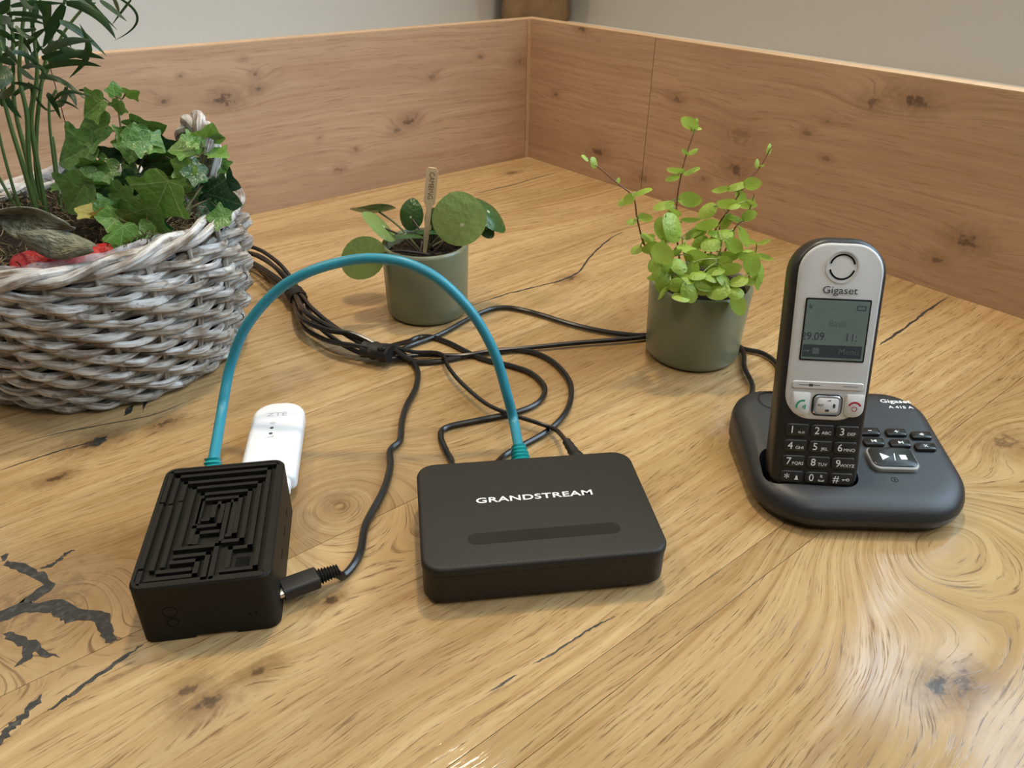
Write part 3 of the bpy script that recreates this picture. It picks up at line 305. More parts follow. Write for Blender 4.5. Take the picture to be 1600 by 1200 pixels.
# ---------------------------------------------------------------- room frame: a runs along the left wall, b along the right wall, from the corner
CX, CY, CW = CORNER
ROOM = Matrix.Translation((CX, CY, 0)) @ Matrix.Rotation(CW + pi, 4, 'Z')
PANEL_TOP = 0.187
GAP = 0.125            # depth of the ledge behind the boards
SEATZ = -0.74
CEIL = 1.72
FAR = 3.3
paint = NT('wall_paint'); _n = paint.noise(paint.coord(), 260, 4)
paint.bump(_n, 0.12, 0.0006); M_WALL = paint.set(paint.mix(paint.noise(paint.coord(), 3, 3), (0.50, 0.475, 0.43), (0.54, 0.515, 0.47)), 0.75, 0.25)
M_CEIL = plastic('ceiling_paint', (0.78, 0.77, 0.74), 0.8, 0.2)
LAM = [(0.58, 0.375, 0.23), (0.51, 0.318, 0.188), (0.39, 0.225, 0.126), (0.43, 0.25, 0.142), (0.27, 0.15, 0.086), (0.05, 0.028, 0.02)]
KL = [(.503, .137, .03, .012, .010, .004, .8), (.44, .131, .034, .014, .016, .009, .95), (.402, .153, .02, .009, .008, .004, .7), (.402, .138, .022, .010, .008, .005, .85),
      (.166, .128, .03, .010, .008, .005, .7), (.204, .077, .035, .012, .012, .008, .85), (.224, .068, .035, .012, .010, .006, .6), (.311, .033, .02, .008, .004, .005, .7),
      (.286, .053, .02, .010, .006, .004, .5), (.021, .135, .03, .015, .010, .008, .55), (.088, .146, .012, .006, .003, .004, .6), (.412, .17, .01, .005, 0, .003, .6),
      (.482, .159, .01, .005, 0, .003, .5), (.332, .075, .01, .005, 0, .003, .5), (.60, .153, .02, .01, .006, .004, .4)]
KR = [(.544, .166, .045, .014, .014, .010, .92), (.504, .158, .04, .014, .014, .008, .7), (.625, .055, .035, .010, .010, .010, .85), (.603, .029, .028, .012, .010, .006, .75),
      (.144, .036, .03, .012, .010, .009, .85), (.363, .062, .03, .014, .010, .011, .85), (.266, .124, .02, .010, .006, .006, .7), (.055, .097, .015, .008, .004, .005, .65),
      (.101, .184, .02, .008, .004, .006, .8), (.441, .118, .015, .008, .004, .005, .6), (.468, .097, .012, .006, .003, .004, .55), (.461, .133, .012, .006, .003, .003, .5),
      (.36, .100, .05, .03, .012, .016, .35), (.225, .02, .03, .012, .008, .009, .5), (.32, .04, .02, .01, .004, .006, .5)]
def laminate(name, kn): return wood(name, kn, LAM, low=0.022, ring=150, pore=420, porestr=0.5, rough=0.48, along=22, ringmix=0.4, swap=True)
M_EDGE = wood('oak_edge_band', [], [(0.62, 0.42, 0.26), (0.58, 0.38, 0.22), (0.5, 0.32, 0.18), (0.55, 0.36, 0.21), (0.45, 0.28, 0.15), (0.1, 0.06, 0.04)], rough=0.5, tint=False, swap=True)
OAK = [(0.55, 0.38, 0.188), (0.47, 0.304, 0.135), (0.33, 0.19, 0.074), (0.30, 0.172, 0.07), (0.17, 0.088, 0.034), (0.06, 0.034, 0.018)]
K = TKNOTS
TK = [(*K['resin'], .055, .042, .075, .022, .35), (*K['big'], .075, .05, .09, .008, .2), (*K['dark'], .03, .016, .012, .006, .95), (K['dark'][0] - .012, K['dark'][1] + .008, .02, .01, 0, .006, .8),
      (*K['h1'], .03, .012, .010, .005, .8), (K['h1'][0] + .003, K['h1'][1] - .012, .02, .01, 0, .004, .7), (*K['h2'], .025, .012, .006, .004, .7), (*K['rings'], .05, .045, .10, .012, .15), (*K['k690'], .03, .012, .014, .008, .8),
      (*K['k748'], .02, .008, .006, .0045, .8), (*K['k660'], .03, .012, .008, .005, .85), (*K['kr'], .05, .03, .04, .009, .5), (*K['kb'], .03, .012, .008, .006, .6), (*K['c1'], .03, .014, .008, .006, .75),
      (*K['kplug'], .02, .01, .004, .004, .8), (*K['ph'], .05, .012, .012, .007, .4), (.70, .495, .03, .02, .03, .010, .2), (.30, .20, .12, .05, .03, 0, 0), (.45, .10, .12, .04, .025, 0, 0), (.13, .42, .15, .05, .03, 0, 0)]
def oak(kn): return wood('oiled_oak', kn, OAK, low=0.03, ring=190, pore=1000, porestr=0.9, rough=0.105, along=42, fleck=0.2)
_n = NT('crack_filler'); M_FILL = _n.set(_n.mix(_n.rng(_n.noise(_n.coord(), 260, 3), .45, .75), (0.028, 0.027, 0.024), (0.075, 0.07, 0.06)), 0.3, 0.5)
_n.bump(_n.noise(_n.coord(), 700, 3), 0.5, 0.0005)

def room(name, mb, mat, kind='structure', parent=None, smooth=False, seed=0.0, tone=1.0):
    o = mb.put(name, mat, parent, smooth)
    if parent is None: o.matrix_world = ROOM
    if kind and parent is None: o['kind'] = kind
    o['seed'] = seed; o['tone'] = tone
    return o
W0, W1, WZ0, WZ1 = 0.56, 1.75, 0.27, 1.45     # window opening in the right wall
room('wall_left', MB().box(-GAP - .1, FAR, -GAP - .1, -GAP, SEATZ, CEIL), M_WALL)
m = MB(); x0, x1 = -GAP - .1, -GAP
m.box(x0, x1, -GAP, W0, SEATZ, CEIL); m.box(x0, x1, W1, FAR, SEATZ, CEIL); m.box(x0, x1, W0, W1, SEATZ, WZ0); m.box(x0, x1, W0, W1, WZ1, CEIL)
room('wall_right', m, M_WALL)
room('wall_back', MB().box(-GAP, FAR, FAR, FAR + .1, SEATZ, CEIL), M_WALL)
room('wall_side', MB().box(FAR, FAR + .1, -GAP, FAR, SEATZ, CEIL), M_WALL)
room('ceiling', MB().box(-GAP - .1, FAR + .1, -GAP - .1, FAR + .1, CEIL, CEIL + .08), M_CEIL)
room('floor', MB().box(-GAP - .1, FAR + .1, -GAP - .1, FAR + .1, SEATZ - .06, SEATZ), M_EDGE)
M_WIN = plastic('window_white', (0.8, 0.8, 0.8), 0.35)
win = empty('window_1', matrix=ROOM); win['kind'] = 'structure'
m = MB(); fw_ = .035
for q in ((W0, W0 + fw_, WZ0, WZ1), (W1 - fw_, W1, WZ0, WZ1), (W0 + fw_, W1 - fw_, WZ0, WZ0 + fw_), (W0 + fw_, W1 - fw_, WZ1 - fw_, WZ1), (1.18, 1.22, WZ0 + fw_, WZ1 - fw_)):
    m.box(x0 + .02, x0 + .07, q[0], q[1], q[2], q[3])
m.put('window_frame', M_WIN, win, False)
g = NT('window_glass'); t = g.t.nodes.new('ShaderNodeBsdfTransparent'); gl = g.t.nodes.new('ShaderNodeBsdfGlossy'); gl.inputs['Roughness'].default_value = 0.02
mx = g.t.nodes.new('ShaderNodeMixShader')
mx.inputs[0].default_value = 0.06; g.t.links.new(t.outputs[0], mx.inputs[1]); g.t.links.new(gl.outputs[0], mx.inputs[2]); g.t.links.new(mx.outputs[0], g.out.inputs[0])
for q in ((W0 + fw_, 1.18), (1.22, W1 - fw_)):
    MB().box(x0 + .043, x0 + .047, q[0], q[1], WZ0 + fw_, WZ1 - fw_).put('pane', g.mat, win, False)
pl = bpy.data.lights.new('window_daylight', 'AREA'); pl.shape = 'RECTANGLE'; pl.size = W1 - W0; pl.size_y = WZ1 - WZ0
pl.cycles.is_portal = True
po = bpy.data.objects.new('window_daylight', pl); col.objects.link(po)
po.matrix_world = ROOM @ Matrix.Translation((x0 - .002, (W0 + W1) / 2, (WZ0 + WZ1) / 2)) @ Matrix(((0, 0, -1, 0), (-1, 0, 0, 0), (0, 1, 0, 0), (0, 0, 0, 1)))

# unseen tree added outside the window, clumped to break its reflection into patches
tree = thing('added_tree', 'leafy tree in the garden outside the window, mirrored in the tabletop', 'tree', matrix=ROOM @ Matrix.Translation((-3.2, .25, -1.6)))
M_BARK = plastic('bark', (0.08, 0.06, 0.045), .9, .2); M_TLEAF = plastic('tree_leaf', (0.05, 0.10, 0.03), .5)
MB().tube(spline([(0, 0, 0), (.05, .03, 2.0), (0, .1, 4.2), (.1, 0, 6.4)], 4), lambda t: .14 - .1 * t, 8).put('trunk', M_BARK, tree)
tr_ = random.Random(77); m = MB(); blobs = [Vector((tr_.gauss(0, .8), tr_.uniform(-1.9, 1.9), tr_.uniform(2.8, 7.4))) for _ in range(19)]
for c_ in blobs:
    for _ in range(330):
        q = c_ + Vector((tr_.gauss(0, .24), tr_.gauss(0, .24), tr_.gauss(0, .22))); e1 = Vector((tr_.gauss(0, 1), tr_.gauss(0, 1), tr_.gauss(0, .6))).normalized(); e2 = e1.cross(Vector((tr_.gauss(0, 1), tr_.gauss(0, 1), 1))).normalized(); s_ = tr_.uniform(.08, .15)
        m.grow([q - e1 * s_, q + e2 * s_ * .45, q + e1 * s_, q - e2 * s_ * .45], [(0, 1, 2, 3)])
o = m.put('foliage', M_TLEAF, tree, False); o['kind'] = 'stuff'

# boards along both walls, with a ledge behind them
def boards(root, seams, mat, fixed, seeds):
    for i, (s0, s1) in enumerate(zip(seams, seams[1:])):
        m = MB(); g_ = .0004
        if fixed == 'L': m.box(s0 + g_, s1 - g_, -.018, 0, -.06, PANEL_TOP - .0012)
        else: m.box(s0 + g_, s1 - g_, 0, .018, -.06, PANEL_TOP - .0012)
        o = m.put('panel', laminate('oak_laminate', [(*k[:5], k[5] * .8, k[6] * .72) for k in mat if s0 - .04 < k[0] < s1 + .04]), root, False); o['seed'] = seeds[i]; o['tone'] = 1.0
tl = empty('trim_1', matrix=ROOM); tl['kind'] = 'structure'
boards(tl, [0.0065, .601, 1.85, 3.1], KL, 'L', (1.3, 4.7, 2.2))
MB().box(-.018, 3.1, -.018, 0.0, PANEL_TOP - .0012, PANEL_TOP).put('edge_band', M_EDGE, tl, False)
MB().box(0.0, .0062, -.018, 0.0004, -.06, PANEL_TOP - .0012).put('corner_strip', M_EDGE, tl, False)
# right boards live in a frame turned so that x runs along the right wall
tr = empty('trim_2', matrix=ROOM @ Matrix(((0, -1, 0, 0), (1, 0, 0, 0), (0, 0, 1, 0), (0, 0, 0, 1)))); tr['kind'] = 'structure'
boards(tr, [0.0, .2245, 1.475, 2.7], KR, 'R', (2.9, 6.1, 0.4))
MB().box(0, 2.7, 0, .018, PANEL_TOP - .0012, PANEL_TOP).put('edge_band', M_EDGE, tr, False)
m = MB(); m.box(-GAP, FAR, -GAP, -.018, .12, .172); m.box(-GAP, -.018, -.018, FAR, .12, .172)
room('trim_3', m, M_WALL)

# ---------------------------------------------------------------- table
table = thing('dining_table', 'oiled oak plank table with dark filled cracks, pushed into the panelled corner', 'table', matrix=ROOM)
SEAM = [0.0005, .135, .288, .432, .560, .7165, .7345, .885, 1.03]
TONES = [(1.03, 3.1), (1.05, 7.7), (.98, 1.9), (.86, 5.2), (1.02, 8.8), (.86, 2.4), (.92, 6.3), (.94, 9.1)]
for i, (s0, s1) in enumerate(zip(SEAM, SEAM[1:])):
    g_ = .00016; e = .00004
    rings = [[(x, y, z) for x, y in rrect(1.15 - .0005 - 2 * q, s1 - s0 - 2 * g_ - 2 * q, .0003, 1, .57525, (s0 + s1) / 2)] for q, z in ((0, -.036), (0, -e), (e, 0))]
    o = MB().loft(rings).put('plank', oak([k for k in TK if s0 - (k[3] * 1.6 + k[5]) < k[1] < s1 + (k[3] * 1.6 + k[5])]), table, False); o['tone'], o['seed'] = TONES[i]
for a in (.06, 1.09):
    for b in (.06, .97):
        MB().box(a - .035, a + .035, b - .035, b + .035, SEATZ, -.036).put('leg', M_EDGE, table, False)
def strip(pts, w, seed):
    r_ = random.Random(seed); P = spline([(a, b, 0) for a, b in pts], 7); L = []; R = []
    for i, q in enumerate(P):
        d = (P[min(i + 1, len(P) - 1)] - P[max(i - 1, 0)]).normalized(); nrm = Vector((-d.y, d.x, 0))
        t = i / (len(P) - 1); ww = w * .001 * .5 * (min(1, t * 5, (1 - t) * 4) ** .7) * r_.uniform(.55, 1.35) + .00004
        j = r_.uniform(-.3, .3) * w * .001
        L.append(q + nrm * (ww + j)); R.append(q + nrm * (-ww + j))
    out = [(p.x, p.y) for p in L] + [(p.x, p.y) for p in reversed(R)]
    n = len(L); m = MB(); z1 = .00012
    vs = [(x, y, z1) for x, y in out]; fs = [(i, i + 1, 2 * n - 2 - i, 2 * n - 1 - i) for i in range(n - 1)]
    fs = [tuple(reversed(f)) for f in fs]
    vs += [(x, y, -.0005) for x, y in out]; k = 2 * n
    fs += [(i, (i + 1) % k, k + (i + 1) % k, k + i) for i in range(k)]
    return m.grow(vs, fs)
for k, (nm, (pts, w)) in enumerate(CRACKS.items()):
    strip(pts, w, k).put('crack_filler', M_FILL, table, False)
from mathutils.geometry import tessellate_polygon
for poly in RESIN:
    r_ = random.Random(len(poly)); P = []
    for (xa, ya), (xb, yb) in zip(poly, poly[1:] + poly[:1]):
        for t in (0, .33, .66):
            P.append((xa + (xb - xa) * t + r_.uniform(-.0011, .0011), min(.5595, ya + (yb - ya) * t + r_.uniform(-.0011, .0011))))
    tri = tessellate_polygon([[Vector((x, y, 0)) for x, y in P]])
    n = len(P); vs = [(x, y, .00013) for x, y in P] + [(x, y, -.0005) for x, y in P]
    o = mesh_obj('crack_filler', vs, [tuple(t) for t in tri] + [(i, (i + 1) % n, n + (i + 1) % n, n + i) for i in range(n)], M_FILL, table, False)
    bm = bmesh.new(); bm.from_mesh(o.data); bmesh.ops.recalc_face_normals(bm, faces=bm.faces)
    bm.to_mesh(o.data); bm.free()
# ---------------------------------------------------------------- shared materials
M_HT = plastic('adapter_black', (0.020, 0.018, 0.014), 0.5, 0.3, 0.15)
M_HTS = plastic('adapter_side_black', (0.022, 0.018, 0.012), 0.5, 0.3, 0.2)
M_GLOSSK = plastic('gloss_black', (0.010, 0.009, 0.008), 0.2, 0.5)
M_PI = plastic('printed_black', (0.011, 0.0095, 0.0065), 0.55, 0.22, 0.3, 3000)
M_HOLE = plastic('dark_recess', (0.005, 0.005, 0.004), 0.8, 0.1)
M_CORD = plastic('cord_black', (0.012, 0.011, 0.010), 0.28, 0.5)
M_RUB = plastic('rubber_black', (0.014, 0.013, 0.011), 0.5, 0.4)
M_TEAL = plastic('cable_teal', (0.025, 0.24, 0.32), 0.38, 0.5)
M_TEALP = plastic('boot_teal', (0.01, 0.30, 0.30), 0.4, 0.5)
M_WHITEP = plastic('gloss_white', (0.80, 0.82, 0.84), 0.25, 0.5)
M_PRINTG = plastic('print_grey', (0.42, 0.43, 0.45), 0.5)
M_PRINTD = plastic('print_dark', (0.05, 0.05, 0.055), 0.5)
M_PRINTW = plastic('print_white', (0.85, 0.84, 0.80), 0.5)
M_STEEL = NT('plug_steel').set((0.7, 0.68, 0.64), 0.3, 0.5, 1.0)
M_GBASE = plastic('phone_charcoal', (0.020, 0.021, 0.022), 0.40, 0.5, 0.35, 1800)
M_GBODY = plastic('handset_black', (0.016, 0.014, 0.011), 0.38, 0.5, 0.1)
M_GKEY = plastic('key_black', (0.020, 0.018, 0.014), 0.35, 0.5)
_n = NT('handset_silver'); _n.bump(_n.noise(_n.coord(), 4000, 2), 0.08, 0.0003)
M_SILVER = _n.set(_n.mix(_n.noise(_n.coord(), 900, 2), (0.60, 0.585, 0.56), (0.68, 0.665, 0.64)), 0.42, 0.5, 0.15)
M_CHROME = NT('chrome').set((0.75, 0.76, 0.78), 0.12, 0.5, 1.0)
M_LCD = plastic('lcd_grey_green', (0.155, 0.20, 0.175), 0.16, 0.5)
M_LCDD = plastic('lcd_dark', (0.045, 0.055, 0.06), 0.2, 0.5)
M_LCDM = plastic('lcd_faint', (0.105, 0.14, 0.125), 0.2, 0.5)
M_GREEN = plastic('print_green', (0.01, 0.30, 0.12), 0.5)
M_RED = plastic('print_red', (0.42, 0.01, 0.03), 0.5)
M_RIMG = plastic('button_grey', (0.42, 0.42, 0.40), 0.4)
_n = NT('olive_ceramic'); M_POT = _n.set(_n.mix(_n.noise(_n.coord(), 30, 3), (0.185, 0.195, 0.118), (0.205, 0.213, 0.13)), 0.3, 0.5)
_n = NT('potting_soil'); _n.bump(_n.noise(_n.coord(), 500, 4), 1.0, 0.004)
M_SOIL = _n.set(_n.ramp(_n.noise(_n.coord(), 380, 4), [(.35, (0.008, 0.006, 0.004)), (.6, (0.035, 0.024, 0.015)), (.75, (0.12, 0.09, 0.06))]), 0.9, 0.2)

# ---------------------------------------------------------------- phone adapter
hx, hy, hyaw, hw, hd, hh = HT
ht = thing('phone_adapter', 'flat black phone adapter box with white GRANDSTREAM lettering and stadium-shaped light strip', 'adapter', (hx, hy, 0), hyaw)
slab(hw - .006, hd - .006, .008, [(0.001, .0), (0, .0008), (0, .0024)]).put('foot_plate', M_GLOSSK, ht)
slab(hw - .001, hd - .001, .0105, [(.0012, .0026), (0, .0034), (0, hh - .0052)], 8).put('housing', M_HTS, ht)
slab(hw, hd, .011, [(.0004, hh - .005), (0, hh - .0046), (0, hh - .0018), (.0005, hh - .0007), (.0015, hh - .0001), (.0022, hh)], 8).put('lid', M_HT, ht)
slab(.0825, .0088, .0044, [(0, hh - .0006), (0, hh + .00006)], 8, .0012, -.0240).put('light_strip', M_GLOSSK, ht)
lg = text('logo_lettering', 'GRANDSTREAM', .0062, M_PRINTW, ht, (.0008, .0068, hh + .00005), sx=1.48, bold=.00008, space=1.04)
for k, u in enumerate((-.045, -.02, .012)):
    MB().box(u - .007, u + .007, hd / 2 - .0006, hd / 2 + .0002, .006, .019).put('port', M_HOLE, ht, False)

# ---------------------------------------------------------------- small computer in a maze-topped case
px, py, pyaw, pw, pd, ph = PI
pc = thing('mini_computer', 'small black printed computer case with maze-like grooved lid, beside the white stick', 'computer', (px, py, 0), pyaw)
def case_ring(ins, z, r=.006): return [(x, y, z) for x, y in rrect(pw - 2 * ins, pd - 2 * ins, max(.0005, r - ins * .5), 5)]
m = MB()
m.loft([case_ring(.0005, 0), case_ring(0, .0006), case_ring(0, ph - .0012), case_ring(.0008, ph), case_ring(.0022, ph), case_ring(.0024, ph - .0028)], cap0=True, cap1=True)
body = m.put('case', M_PI, pc)
cut = MB().box(-.008, .012, -pd / 2 - .004, -pd / 2 + .0025, -.003, .0022).put('cut', M_PI)
cut.matrix_world = Matrix.Translation((px, py, 0)) @ Matrix.Rotation(pyaw, 4, 'Z'); bpy.context.view_layer.update()
boolean(body, cut)
RW = .00115
for pl_ in MAZE:
    m = MB()
    for (ax, ay), (bx_, by_) in zip(pl_, pl_[1:]):
        xa, xb = sorted((ax, bx_)); ya, yb = sorted((ay, by_))
        lim = lambda v, h: max(-h + .0032, min(h - .0032, v))
        xa, xb, ya, yb = lim(xa, pw / 2), lim(xb, pw / 2), lim(ya, pd / 2), lim(yb, pd / 2)
        m.box(xa - RW, xb + RW, ya - RW, yb + RW, ph - .0029, ph - .0002)
    m.put('maze_fin', M_PI, pc, False)
hx_, hy_ = MAZEHOLE
MB().box(hx_ - .0034, hx_ + .0034, hy_ - .0034, hy_ + .0034, ph - .003, ph - .0026).put('vent_hole', M_HOLE, pc, False)
MB().box(-.0105, -.001, -.0075, .0015, ph - .003, ph - .0026).put('vent_hole', M_HOLE, pc, False)
def onfront(name, mb, mat, x, z):
    o = mb.put(name, mat, pc); o.location = (x, -pd / 2, z); o.rotation_euler = (pi / 2, 0, 0); return o
ring = lambda r, w: MB().loft([[(q * cos(2 * pi * k / 24), q * sin(2 * pi * k / 24), z) for k in range(24)] for q, z in ((r - w, -.0005), (r - w, .0001), (r, .0001), (r, -.0005))], closed=True)
onfront('button_ring', ring(.0036, .0004), M_HOLE, -.0165, .0195)
onfront('button_ring', ring(.0028, .0004), M_HOLE, -.0165, .0125)
for x in (.0195, .0225): onfront('status_hole', MB().lathe([(.0006, -.0005), (.0006, .0001)], 10), M_HOLE, x, .0125)
for y, l in ((.022, .006), (.006, .007), (-.012, .007)):
    MB().box(pw / 2 - .0005, pw / 2 + .0001, y - l / 2, y + l / 2, .016, .0176).put('side_port', M_HOLE, pc, False)
MB().box(pw / 2 - .0005, pw / 2 + .00012, -.037, -.026, .007, .0118).put('power_port', M_HOLE, pc, False)
MB().box(-.019, -.002, pd / 2 - .0006, pd / 2 + .0002, .004, .019).put('network_port', M_HOLE, pc, False)
MB().box(.006, .023, pd / 2 - .0006, pd / 2 + .0002, .006, .021).put('usb_port', M_HOLE, pc, False)
PCM = Matrix.Translation((px, py, 0)) @ Matrix.Rotation(pyaw, 4, 'Z')
HTM = Matrix.Translation((hx, hy, 0)) @ Matrix.Rotation(hyaw, 4, 'Z')

# ---------------------------------------------------------------- white modem stick plugged into the case
st = thing('usb_modem_stick', 'white plastic modem stick with grey ZTE print plugged into the black case', 'modem', matrix=PCM @ Matrix.Translation((.0182, pd / 2 + .0015, .0052)) @ Matrix.Rotation(radians(-1.5), 4, 'Z'))
SW, SL, SH = .0345, .0925, .0125
slab(SW, SL - .006, (.015, .015, .004, .004), fillet(SH, .004, 0, 4, .004), 8, 0, .006 + (SL - .006) / 2).put('shell', M_WHITEP, st)
slab(SW - .008, .014, .003, fillet(SH - .003, .003, .0015, 4, .003), 5, .001, .005).put('plug_end', M_WHITEP, st)
MB().box(-.006, .006, -.008, .001, .004, .0085).put('usb_connector', M_STEEL, st, False)
text('brand_print', 'ZTE', .0062, M_PRINTG, st, (-.0005, .0755, SH + .00003), sx=1.25)
for y in (.0530, .0595): slab(.0022, .0022, .0004, [(0, SH - .0002), (0, SH + .00005)], 2, -.0022, y).put('status_light', M_PRINTD, st)
m = MB()
for k in range(3):
    o_ = [(-.0022 + (.0009 + .001 * k) * cos(a), 0.0632 + (.0009 + .001 * k) * sin(a)) for a in (radians(45), radians(90), radians(135))]
    m.tube([(x, y, SH + .00004) for x, y in o_], .00018, 4)
m.put('wireless_symbol', M_PRINTG, st)
m = MB()
for k in range(4): m.box(-.0048 + k * .0013, -.0041 + k * .0013, 0.0482, .0489 + .0006 * k, SH - .0002, SH + .00005)
m.put('signal_symbol', M_PRINTG, st, False)

# ---------------------------------------------------------------- teal network cable
teal = thing('network_cable', 'thick teal network cable arching from the maze-topped case to the adapter', 'cable', (0, 0, 0))
p_pi = PCM @ Vector((-.0105, pd / 2, .0170)); d_pi = (PCM.to_3x3() @ Vector((0, 1, 0)))
p_ht = HTM @ Vector((-.000, hd / 2, .0125)); d_ht = (HTM.to_3x3() @ Vector((0, 1, 0)))
TP = [p_pi + (d_pi + Vector((0, 0, 1.0))).normalized() * .016, p_pi + d_pi * .027 + Vector((0, 0, .006))] + [Vector(q) for q in TEAL] + [p_ht + d_ht * .026 + Vector((.0, 0, .003)), p_ht + (d_ht + Vector((-.03, 0, .55))).normalized() * .016]
TP = TP[:1] + TP[2:-2] + TP[-1:]
MB().tube(spline(TP, 8), .0033, 14).put('cord', M_TEAL, teal)
def boot(name, base, d, mat, parent, tilt=0.0):
    z = d.normalized(); x = Vector((0, 0, 1)).cross(z).normalized(); y = z.cross(x)
    Mx = Matrix((( x.x, y.x, z.x, base.x), (x.y, y.y, z.y, base.y), (x.z, y.z, z.z, base.z), (0, 0, 0, 1)))
    m = MB(); rings = []
    for i in range(13):
        t = i / 12; w = .0072 * (1 - .34 * t) * (1.0 if i % 2 == 0 else .80)
        if i == 0: w = .0066
        rings.append([(x_, y_, .0035 + t * .0155) for x_, y_ in rrect(2 * w, 2 * w * .95, w * .75, 4)])
    m.loft(rings); o = m.put(name, mat, parent); o.matrix_basis = Mx
    o2 = slab(.0125, .0105, .001, [(.0005, -.004), (0, -.0035), (0, .004), (.001, .005)], 3).put('plug', mat, parent); o2.matrix_basis = Mx
    o3 = MB().box(-.0035, .0035, .0045, .0066, -.003, .007).put('latch', mat, o2, False)
    return o
boot('boot', p_pi + Vector((0, 0, 0)), d_pi + Vector((.0, 0, 1.0)), M_TEALP, teal)
boot('boot', p_ht, d_ht + Vector((-.03, 0, .55)), M_TEALP, teal)

# ---------------------------------------------------------------- black cables
def ease(t): return t * t * (3 - 2 * t)
NB = len(BUNDLE)
bsp = spline(BUNDLE, 10)
def bundle_path(i, n=6):
    out = []; ph0 = 2 * pi * i / n; r_ = random.Random(i + 3); f1 = r_.uniform(.7, 1.3); a1 = r_.uniform(0, 6)
    for k, q in enumerate(bsp[::3]):
        t = k * 3 / (len(bsp) - 1); d = (bsp[min(k * 3 + 1, len(bsp) - 1)] - bsp[max(k * 3 - 1, 0)]).normalized(); s = Vector((d.y, -d.x, 0))
        tie = min(1.0, min(abs(t - .43), abs(t - .86)) / .12)
        rr = .0042 + .0036 * tie * (1 + .5 * sin(9 * t * f1 + a1)); an = ph0 + 5.5 * t * f1
        z = max(.0028, q.z - .004 + sin(an) * rr + .003 * tie)
        out.append(Vector((q.x, q.y, 0)) + s * (cos(an) * rr) + Vector((0, 0, z)))
    return out
def cable(key, i, label, zlift, rad, ends=(), n=8, drop=0):
    root = thing('black_cable', label, 'cable', (0, 0, 0))
    own = [Vector((q[0], q[1], zlift)) for q in CABLES[key][:len(CABLES[key]) - drop]]
    P = bundle_path(i)[:-3] + own + [Vector(e) for e in ends]
    S = spline(P, 6)
    for q in S: q.z = max(q.z, rad + .0002)
    MB().tube(S, rad, n).put('cord', M_CORD, root)
    return root, S
def oriented(mb, name, mat, parent, base, d):
    z = Vector(d).normalized(); x = Vector((0, 0, 1)).cross(z).normalized(); y = z.cross(x)
    o = mb.put(name, mat, parent); o.matrix_basis = Matrix(((x.x, y.x, z.x, base[0]), (x.y, y.y, z.y, base[1]), (x.z, y.z, z.z, base[2]), (0, 0, 0, 1))); return o
cable('phone_a', 0, 'thin black cable looping behind the leafy green pot to the phone base, farther one', .0028, .0020, [(.1985, .475, .006), (.1985, .461, .008)])
cable('phone_b', 1, 'thin black cable running straight to the leafy pot, nearer of the two behind it', .0036, .0020, [(.1690, .475, .006), (.1700, .461, .008)])
hp = lambda u, z=.010, o=.0: HTM @ Vector((u, hd / 2 + o, z))
cable('flat', 2, 'flat black cord folded in a sharp corner behind the left end of the adapter', .0024, .0021, [hp(-.045, .010, .006), hp(-.045, .011, -.0)])
line, _ = cable('line', 3, 'black cable in the widest loop, entering the adapter beneath the teal plug', .0026, .0021, [hp(-.018, .009, .010), hp(-.018, .010, 0)])
dcr, S = cable('dc', 4, 'thin black power cord ending in a round ribbed plug at the right of the adapter', .0068, .0016, [DCT], drop=1)
b0, b1 = hp(DCU, .0125, .001), S[-1]
m = MB(); rg = []
for i in range(13):
    t = i / 12; w = (.0046 if t < .42 else .0042 - .0022 * (t - .42)) * (.86 if (i % 2 and t > .42) else 1)
    rg.append([(w * cos(2 * pi * k / 14), w * sin(2 * pi * k / 14), t * (b1 - b0).length * 1.03) for k in range(14)])
oriented(m.loft(rg), 'barrel_plug', M_RUB, dcr, b0, b1 - b0)
usb, S = cable('usb', 5, 'black charging cable with flat angular plug in the side of the maze-topped case', .0030, .0023, [(-.0925, .3035, .0085)])
u0 = PCM @ Vector((pw / 2, -.0315, .0094)); u1 = Vector((-.0925, .3035, .0088)); du = u1 - u0
oriented(slab(.0115, .0075, .002, [(0, .0006), (0, .019), (.0006, .0195)], 4), 'plug_body', M_RUB, usb, u0, du)
oriented(slab(.0092, .0036, .0017, [(0, -.002), (0, .0007)], 4), 'plug_tip', M_STEEL, usb, u0, du)
rg = []
for i in range(15):
    t = i / 14; w = (.0044 - .0012 * t) * (.72 if i % 2 else 1)
    rg.append([(x, y, .0195 + t * max(.011, du.length - .0195 - .001)) for x, y in rrect(2.2 * w, 1.7 * w, .8 * w, 3)])
oriented(MB().loft(rg), 'strain_relief', M_RUB, usb, u0, du)
for k, (t, lb) in enumerate(((.43, 'black tape band binding the cable bundle nearer the wicker basket'), (.86, 'black tape band binding the cables where they fan out'))):
    c = int(t * (len(bsp) - 1)); tie = thing('cable_tape', lb, 'cable tie', tuple(bsp[c] - Vector((0, 0, bsp[c].z))))
    d = (bsp[c + 3] - bsp[c - 3]).normalized()
    rg = []
    for i in range(9):
        s_ = (i / 8 - .5) * (.017 if k == 0 else .024); w = .0082 + .0006 * sin(i * 2.3 + k)
        rg.append([((w + .0005 * sin(3 * q + i)) * cos(2 * pi * q / 18), (w * .82) * sin(2 * pi * q / 18), s_) for q in range(18)])
    oriented(MB().loft(rg), 'band', M_RUB, tie, (0, 0, .0105), d)

